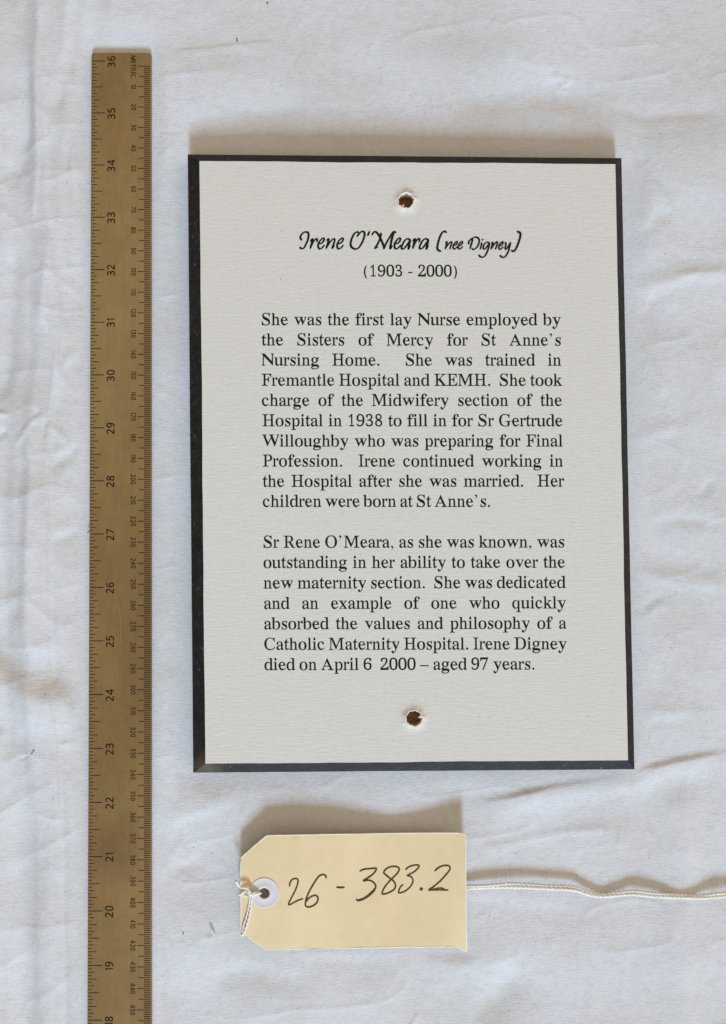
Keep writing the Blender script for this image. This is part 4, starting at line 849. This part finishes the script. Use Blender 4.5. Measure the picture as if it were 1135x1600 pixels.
T = [(A, [(134, 288), (108, 240), (125, 195), (165, 152), (210, 142), (245, 155), (255, 200), (242, 280), (212, 350), (182, 410), (150, 438), (120, 430), (95, 412)], W),
     (A, [(288, 302), (325, 264), (312, 330), (285, 436)], W), (A, [(298, 400), (340, 315), (385, 262), (408, 272), (400, 322)], W*.9),
     (A, esh(425, 440), W*.95),
     (A, [(575, 292), (610, 264), (597, 340), (566, 436)], W), (A, [(578, 415), (622, 340), (680, 275), (715, 266), (714, 310), (690, 380), (672, 436), (712, 372)], W*.92),
     (A, esh(762, 440), W*.95),
     (B, [(204, 225), (240, 176), (290, 133), (332, 147), (340, 192), (320, 270), (280, 360), (230, 425), (180, 444), (125, 424), (94, 375), (100, 300), (130, 220), (165, 165), (205, 142), (236, 154)], W),
     (B, [(430, 132), (412, 168), (396, 208)], W),
     (B, [(472, 196), (500, 150), (530, 138), (568, 168), (608, 225), (650, 320), (680, 395), (682, 445)], W), (B, [(632, 158), (625, 220), (602, 290), (562, 370), (515, 438)], W), (B, [(515, 438), (576, 405)], W),
     (B, [(684, 440), (720, 350), (780, 245), (838, 152), (865, 137), (898, 156)], W*.95), (B, [(856, 150), (836, 220), (812, 320), (795, 438), (826, 385)], W*1.1),
     (B, esh(870, 440), W*.95),
     (C_, [(245, 282), (190, 264), (140, 300), (102, 370), (86, 420), (106, 443), (150, 418), (200, 350), (245, 285)], W*.95), (C_, [(246, 275), (226, 360), (210, 442), (240, 375)], W),
     (C_, [(286, 302), (326, 264), (312, 330), (286, 438)], W), (C_, [(298, 400), (340, 315), (385, 260), (407, 275), (398, 324)], W*.9),
     (C_, [(565, 282), (510, 264), (460, 300), (422, 370), (406, 420), (426, 443), (470, 418), (520, 350), (565, 285)], W*.95), (C_, [(568, 275), (546, 360), (528, 442), (562, 378)], W),
     (C_, [(888, 150), (842, 131), (800, 165), (765, 240), (735, 340), (722, 420), (735, 460), (785, 486)], W),
     (C_, [(868, 338), (892, 316), (882, 380), (860, 445)], W*.85), (C_, [(868, 428), (910, 370), (955, 321), (978, 330), (966, 380), (942, 446)], W*.8),
     (C_, esh(1004, 444, .70), W*.78), (C_, esh(1096, 444, .70), W*.78),
     (D_, [(150, 356), (140, 330), (158, 296), (205, 255), (260, 234), (310, 250), (332, 300), (310, 380), (270, 432), (232, 452), (200, 438)], W*.85), (D_, [(216, 258), (196, 340), (166, 440)], W*.9),
     (D_, [(376, 332), (366, 390), (346, 450)], W*.85), (D_, [(398, 268), (380, 290)], W*.8),
     (D_, [(502, 326), (456, 326), (416, 370), (402, 428), (424, 448), (465, 410), (502, 345)], W*.78), (D_, [(512, 330), (500, 410), (470, 500), (430, 570), (385, 590), (345, 576), (325, 550)], W*.85),
     (D_, [(548, 348), (570, 326), (560, 380), (540, 450)], W*.85), (D_, [(548, 432), (590, 370), (635, 321), (654, 334), (640, 390), (616, 450)], W*.8),
     (D_, esh(679, 450, .70), W*.78),
     (D_, [(782, 332), (806, 352), (792, 420), (798, 449), (832, 420), (880, 338)], W*.78), (D_, [(886, 326), (870, 400), (845, 490), (800, 570), (755, 592), (715, 576), (700, 555)], W*.85),
     (D_, [(1000, 136), (1045, 150), (1063, 182), (1050, 260), (1010, 380), (975, 450), (945, 484), (900, 470)], W)]
obj('title_lettering', stroke_mesh(T, 11.35, lambda u, v: ZT, pen=R(25)), m_ink, plaque)
# bare scuffs on the black bevel
def bevel_z(u, v, side):
    if side == 'right':
        a = 961.8 + (v-256.4)*(981.6-961.8)/931.4; b_ = 971.3 + (v-247)*(991.6-971.3)/955
        return PZ - (PZ-PS)*(u-a)/(b_-a) + 0.06*MM
    a = 251.6 + (u-312)*4.8/650; b_ = 241.2 + (u-293.6)*5.8/677.7
    return PZ - (PZ-PS)*(a-v)/(a-b_) + 0.06*MM
for side, loops in (('right', [[(963.6, 264), (964.6, 262), (965, 270), (964.4, 279), (963.4, 276)], [(964.4, 286), (965.8, 292), (968.2, 300), (968.6, 306), (966.8, 302), (965, 294)], [(967.8, 303), (969.2, 306), (968, 313), (966.4, 314), (967, 309)]]),
                    ('top', [[(629, 250.0), (633, 248.0), (637, 247.2), (641, 249.4), (636, 248.6), (632, 250.2)], [(806, 252.4), (815, 250.2), (818, 251), (812, 252.8)]])):
    for lp_ in loops:
        vs = [at(u, v, bevel_z(u, v, side)) for u, v in lp_]
        me = mesh('scuff', vs, [tuple(range(len(vs)))])
        if me.polygons[0].normal.z < 0: me.flip_normals()
        obj('scuff', me, m_scuff, plaque)

# ---------------------------------------------------------------- luggage tag
tagroot = empty('luggage_tag', at(553, 1395, 2*MM))
tag(tagroot, 'buff card luggage tag numbered by hand in pen, string tied through its eyelet', 'tag')
def tagz(u, v):
    s = (u-376)/352.0; t = (v-1303)/180.0
    top_ = 7.6 - 9.5*s + 13.5*s*s - 4.6*s**3
    top_ = np.interp(s, [0, .25, .5, .7, .85, 1.0], [6.6, 7.8, 6.0, 4.4, 5.2, 6.8])
    bot_ = np.interp(s, [0, .3, .7, 1.0], [3.6, 2.4, 2.4, 2.6])
    z = top_ + (bot_-top_)*min(max(t, -0.05), 1.1)
    z += 0.35*math.sin(s*7)*math.sin(t*3.1) + 0.10*math.sin(s*19+t*4)
    # near right corner is dog-eared
    k = max(0, (u-700)/30)*max(0, (v-1440)/46); z -= 1.0*min(k, 1.2)
    return float(z)*MM
tout = [(376.6, 1340.8), (383, 1334.8), (400, 1319.6), (415.6, 1306.6), (418.5, 1305.4), (470, 1304.4), (540, 1303.2), (620, 1301.8), (690, 1301.2), (716, 1301.4), (726.5, 1303), (728, 1305.5), (728, 1360), (728.4, 1420), (728.8, 1460), (729.8, 1484), (728.6, 1486.5), (723.5, 1484), (713.5, 1479.2), (690, 1479.2), (620, 1479.8), (540, 1481), (470, 1482.6), (425, 1483.6), (416, 1482.8), (402, 1474), (388, 1463.2), (379, 1456.6), (376.8, 1453), (376.6, 1420), (376.4, 1380)]
def inside(p, poly):
    c = False; n = len(poly)
    for i in range(n):
        (x1, y1), (x2, y2) = poly[i], poly[(i+1) % n]
        if (y1 > p[1]) != (y2 > p[1]) and p[0] < x1 + (p[1]-y1)*(x2-x1)/(y2-y1): c = not c
    return c
HC = (413.2, 1395.6); HRt = 8.6
pts = list(tout); edges = [(i, (i+1) % len(tout)) for i in range(len(tout))]
b0 = len(pts); hs = 32
pts += [(HC[0]+HRt*math.cos(2*math.pi*i/hs), HC[1]+HRt*math.sin(2*math.pi*i/hs)) for i in range(hs)]
edges += [(b0+i, b0+(i+1) % hs) for i in range(hs)]
for i in range(0, 45):
    for j in range(0, 24):
        p = (380+8*i, 1306+8*j + (i % 2)*.4)
        if inside(p, tout) and math.dist(p, HC) > HRt+3 and min(math.dist(p, q_) for q_ in tout) > 3: pts.append(p)
res = delaunay_2d_cdt([Vector(p) for p in pts], edges, [], 1, 1e-6)
V2, F2 = res[0], res[2]
ft = [tuple(f) for f in F2 if (sum((V2[i] for i in f), Vector((0, 0)))/len(f) - Vector(HC)).length > HRt*.95]
vt = [at(p.x, p.y, tagz(p.x, p.y)) for p in V2]
me = mesh('card', vt, ft, True)
bm = bmesh.new(); bm.from_mesh(me)
for f in bm.faces:
    f.normal_update()
    if f.normal.z < 0: f.normal_flip()
geom = bmesh.ops.extrude_face_region(bm, geom=bm.faces[:])
vv = [g for g in geom['geom'] if isinstance(g, bmesh.types.BMVert)]
bm.normal_update()
bmesh.ops.translate(bm, verts=vv, vec=(0, 0, 0.32*MM))
bmesh.ops.recalc_face_normals(bm, faces=bm.faces)
for f in bm.faces:
    f.normal_update()
    if abs(f.normal.z) < 0.6: f.material_index = 1; f.smooth = False
for e in bm.edges:
    if len({f.material_index for f in e.link_faces}) > 1: e.smooth = False
bm.to_mesh(me); bm.free()
card = obj('card', me, m_card, tagroot); me.materials.append(m_cardedge)
TH = 0.32*MM
rim = [P_ for P_ in tout] + [tout[0]]
dn = []
for a_, b_ in zip(rim, rim[1:]):
    for k in range(4): dn.append((a_[0]+(b_[0]-a_[0])*k/4, a_[1]+(b_[1]-a_[1])*k/4))
rnd = random.Random(3)
pth = [at(u, v, tagz(u, v) + 0.2*MM) for u, v in dn + [dn[0]]]
vs_r, fs_r = tube(pth, [(0.25 + rnd.uniform(-.04, .07))*MM for _ in pth], 6)
obj('cut_edge_highlight', mesh('cut_edge_highlight', vs_r, fs_r, True), m_cardedge, tagroot)  # rim tube added along the outline as a painted edge highlight
tz = lambda u, v: tagz(u, v) + TH
# reinforcing ring with raised rims
seg = 72; vs, fs = [], []
prof = [(23.6, 0.02), (23.4, 0.20), (22.4, 0.24), (21.6, 0.16), (12.2, 0.16), (11.2, 0.26), (9.4, 0.28), (8.3, 0.1), (8.2, -0.4)]
for r_, hz in prof:
    for i in range(seg):
        a = 2*math.pi*i/seg; u, v = HC[0]+r_*math.cos(a), HC[1]-0.4+r_*1.01*math.sin(a)
        vs.append(at(u, v, tz(u, v) + hz*MM))
for j in range(len(prof)-1):
    for i in range(seg): fs.append((j*seg+i, j*seg+(i+1) % seg, (j+1)*seg+(i+1) % seg, (j+1)*seg+i))
me = mesh('eyelet_ring', vs, fs, True)
bm = bmesh.new(); bm.from_mesh(me); bmesh.ops.recalc_face_normals(bm, faces=bm.faces); bm.faces.ensure_lookup_table()
bm.to_mesh(me); bm.free()
obj('eyelet_ring', me, m_ring, tagroot)
# handwriting
E_, F_, G_ = (440, 1350), (540, 1340), (620, 1340)
k1 = 9.458/11.35
def sc1(pts): return [(x/k1, y/k1) for x, y in pts]
HW = [(E_, sc1([(122, 330), (126, 280), (160, 230), (215, 215), (246, 240), (235, 310), (200, 400), (142, 510), (106, 590), (128, 600), (182, 570), (250, 536), (320, 512)]), 1.30),
      (E_, sc1([(660, 210), (650, 170), (605, 156), (550, 186), (490, 270), (420, 390), (372, 500), (354, 590), (366, 625), (410, 636), (480, 610), (530, 560), (540, 500), (510, 465), (460, 472), (400, 510), (366, 558)]), 1.42),
      (E_, sc1([(815, 343), (870, 346), (930, 345)]), 1.59),
      (F_, [(255, 243), (330, 207), (440, 196), (541, 190), (535, 235), (470, 310), (380, 370), (318, 412), (400, 400), (470, 420), (525, 470), (535, 530), (490, 610), (400, 690), (300, 745), (230, 762), (190, 738)], 1.42),
      (F_, [(535, 540), (480, 600), (400, 672), (320, 725), (235, 752)], 1.42),
      (F_, [(805, 380), (720, 310), (680, 265), (720, 205), (790, 167), (870, 156), (940, 176), (954, 210), (920, 280), (850, 350), (780, 420), (700, 520), (662, 590), (656, 643), (720, 640), (810, 602), (875, 550), (886, 480), (852, 415), (805, 372)], 1.36),
      (G_, [(160, 215), (210, 170), (290, 141), (370, 131), (399, 152), (370, 200), (300, 260), (192, 318), (250, 335), (285, 380), (285, 440), (240, 520), (160, 590), (90, 620), (38, 624), (42, 580), (70, 520), (115, 480)], 1.24),
      (G_, [(422, 562), (452, 556)], 3.07),
      (G_, [(675, 240), (740, 182), (820, 147), (900, 140), (944, 166), (940, 220), (880, 300), (770, 420), (650, 520), (572, 574), (650, 574), (780, 572), (915, 577)], 1.30),
      (G_, [(620, 570), (720, 546), (800, 540), (850, 566)], 0.94)]
obj('handwritten_number', stroke_mesh(HW, 11.35, lambda u, v: tz(u, v) + 0.05*MM, dz=0.006*MM), m_pen, tagroot)

# string
def twisted(path, r_ply, r_off, turns_per_m, n_ply=2, seg=7):
    L = [0]
    for i in range(1, len(path)): L.append(L[-1] + (path[i]-path[i-1]).length)
    parts = []
    for k in range(n_ply):
        cc = []
        for i, p in enumerate(path):
            t = (path[min(i+1, len(path)-1)] - path[max(i-1, 0)]).normalized()
            a = t.cross(Vector((0, 0, 1)))
            if a.length < 1e-4: a = Vector((1, 0, 0))
            a.normalize(); b_ = t.cross(a)
            w = 2*math.pi*(L[i]*turns_per_m + k/n_ply)
            cc.append(p + a*math.cos(w)*r_off + b_*math.sin(w)*r_off)
        parts.append(tube(cc, r_ply, seg))
    return parts
def dense(ctrl, step=0.00035):
    P = [Vector(p) for p in catmull([tuple(p) for p in ctrl], 10)]
    out = [P[0]]
    for a, b_ in zip(P, P[1:]):
        L = (b_-a).length; n = max(1, int(L/step))
        for i in range(1, n+1): out.append(a.lerp(b_, i/n))
    return out
def P3(u, v, zmm): return at(u, v, zmm*MM)
parts = []
# pair of cords running out from under the tag to the right
c1 = dense([P3(560, 1392, 0.93), P3(660, 1390, 1.24), P3(715, 1388.6, 1.98), P3(745, 1387, 2.23), P3(793, 1385.3, 2.11), P3(848, 1387.5, 2.11), P3(895, 1390, 2.05), P3(917, 1396.4, 1.49), P3(939, 1400.2, 0.99), P3(961, 1398.4, 1.24), P3(990, 1397.0, 1.98), P3(1020, 1400.0, 1.86), P3(1060, 1401.6, 1.80), P3(1095, 1402.6, 1.61), P3(1120, 1401.2, 1.49), P3(1150, 1398.6, 1.55), P3(1230, 1394, 1.24), P3(1330, 1402, 0.99)])
parts += twisted(c1, 0.66*MM, 0.30*MM, 230)
c2 = dense([P3(560, 1388, 0.93), P3(660, 1386, 1.12), P3(715, 1384.6, 2.11), P3(760, 1383.6, 2.73), P3(800, 1380.6, 2.23), P3(850, 1383.4, 1.98), P3(895, 1385.5, 1.86), P3(917, 1392.6, 1.36), P3(939, 1397.6, 0.90), P3(961, 1395.0, 1.24), P3(990, 1392.0, 2.11), P3(1020, 1395.6, 1.98), P3(1060, 1398.0, 1.61), P3(1095, 1399.5, 1.49), P3(1120, 1396.4, 1.86), P3(1150, 1394.6, 1.61), P3(1230, 1389, 1.24), P3(1330, 1397, 0.99)])
parts += twisted(c2, 0.50*MM, 0.20*MM, 260)
V_, F_2 = merge(parts)
cord = obj('string', mesh('string', V_, F_2, True), m_string, tagroot)
# knot and tails on the face of the tag
O7 = (360, 1360)
def K(x, y, z): 
    u, v = O7[0]+x/13.33, O7[1]+y/13.33
    return P3(u, v, tz(u, v)/MM + z)
parts = []
parts += twisted(dense([K(640, 480, -1.2), K(590, 475, 0.9), K(520, 490, 1.3), K(470, 540, 1.2), K(445, 640, 1.1), K(432, 780, 1.0), K(405, 930, .9), K(355, 1110, .9), K(300, 1270, .8), K(262, 1345, .6)]), 0.48*MM, 0.17*MM, 230)
parts += twisted(dense([K(430, 520, 1.5), K(400, 440, 2.2), K(345, 360, 2.0), K(265, 358, 2.0), K(195, 335, 1.8), K(150, 270, 2.4), K(120, 225, 3.0)]), 0.48*MM, 0.15*MM, 230)
parts += twisted(dense([K(500, 470, 1.2), K(430, 500, 2.2), K(370, 470, 2.0), K(310, 430, 1.6), K(270, 460, 1.4), K(200, 500, 1.0), K(178, 490, 0.0)]), 0.46*MM, 0.14*MM, 230)
parts += twisted(dense([K(560, 440, 0.8), K(480, 470, 1.7), K(420, 520, 1.5), K(405, 640, .9), K(378, 800, .8), K(335, 970, .7), K(278, 1140, .7), K(248, 1290, .6), K(225, 1330, .5)]), 0.36*MM, 0.11*MM, 230)
parts += twisted(dense([K(285, 1290, .5), K(262, 1325, .7), K(245, 1352, .5)]), 0.52*MM, 0.28*MM, 300)
parts += twisted(dense([K(560, 478, .9), K(505, 495, 1.3), K(455, 520, 1.1)]), 0.56*MM, 0.26*MM, 300)
parts += twisted(dense([K(360, 545, .6), K(300, 520, 1.0), K(215, 500, .8), K(190, 470, .2)]), 0.43*MM, 0.12*MM, 230)
V_, F_2 = merge(parts)
knot = obj('knot', mesh('knot', V_, F_2, True), m_string, tagroot)
# frayed ends and loose fibres
rnd = random.Random(5); parts = []
for (x, y, z, n_, sp_) in ((255, 1335, .6, 46, 75), (120, 225, 3.0, 22, 60), (480, 500, 1.6, 26, 70)):
    for _ in range(n_):
        a = rnd.uniform(0, 6.28); l = rnd.uniform(.3, 1.0)*sp_
        p0 = K(x+rnd.uniform(-25, 25), y+rnd.uniform(-25, 25), z)
        p1 = K(x+l*.6*math.cos(a)+rnd.uniform(-8, 8), y+l*.6*math.sin(a)+rnd.uniform(-8, 8), z+rnd.uniform(-.2, .6))
        p2 = K(x+l*math.cos(a), y+l*math.sin(a), max(z+rnd.uniform(-.6, .5), 0.1))
        parts.append(tube([p0, p1, p2], 0.055*MM, 4))
for path in (c1, c2):
    for _ in range(420):
        i = rnd.randrange(200, len(path)-5); p = path[i]
        d = Vector((rnd.uniform(-1, 1), rnd.uniform(-1, 1), rnd.uniform(-.5, 1))).normalized()*rnd.uniform(.6, 1.5)*MM
        q1 = p + d*.6 + Vector((rnd.uniform(-.3, .3), 0, 0))*MM; parts.append(tube([p, q1, p+d+Vector((rnd.uniform(-.5, .5)*MM, 0, 0))], 0.03*MM, 3))
V_, F_2 = merge(parts)
fr = obj('frayed_fibres', mesh('frayed_fibres', V_, F_2, True), m_string, tagroot); fr['kind'] = 'stuff'

# ---------------------------------------------------------------- bits of lint on the cloth
def lint(name, pts, r, mat, label, cat, dz=0.15):
    path = [at(u, v, cloth_z(u, v) + (dz + h)*MM) for u, v, h in catmull(pts, 4)]
    n = len(path); rad = [r*MM*(0.4 + 0.6*math.sin(math.pi*(i+.5)/n)) for i in range(n)]
    vs, fs = tube(path, rad, 6)
    o = obj(name, mesh(name, vs, fs, True), mat)
    tag(o, label, cat)
lint('lint_speck', [(370.0, 58.5, .2), (370.8, 61.5, .1), (370.4, 65.5, .2)], 0.24, m_lint, 'tiny dark fleck of lint on the cloth right of the ruler top', 'lint')
lint('lint_speck', [(417.0, 4.0, .1), (419.0, 5.5, .2)], 0.28, m_lint, 'tiny dark speck of lint at the top edge of the cloth', 'lint')
lint('lint_speck', [(137.0, 833.0, 1.2), (138.5, 830.5, 1.5), (141, 829.5, 1.6)], 0.22, m_lint, 'tiny dark curl of lint on the ruler edge beside number 27', 'lint')
lint('lint_speck', [(286.0, 1457.5, .1), (286.8, 1460, .1)], 0.26, m_lint, 'tiny dark speck of lint between the ruler and the tag', 'lint')
lint('loose_thread', [(40, 1177, .1), (45, 1179, .2), (50, 1177, .3), (53, 1172, .2), (54, 1174, .1)], 0.14, m_lint, 'short dark loose thread on the cloth left of number 23', 'thread')
lint('thread_scrap', [(328, 1446, .2), (330.5, 1452, .6), (333, 1457, .5), (335.5, 1462, .3)], 0.42, m_fluff, 'curled white scrap of thread on the cloth left of the tag', 'thread', 0.3)
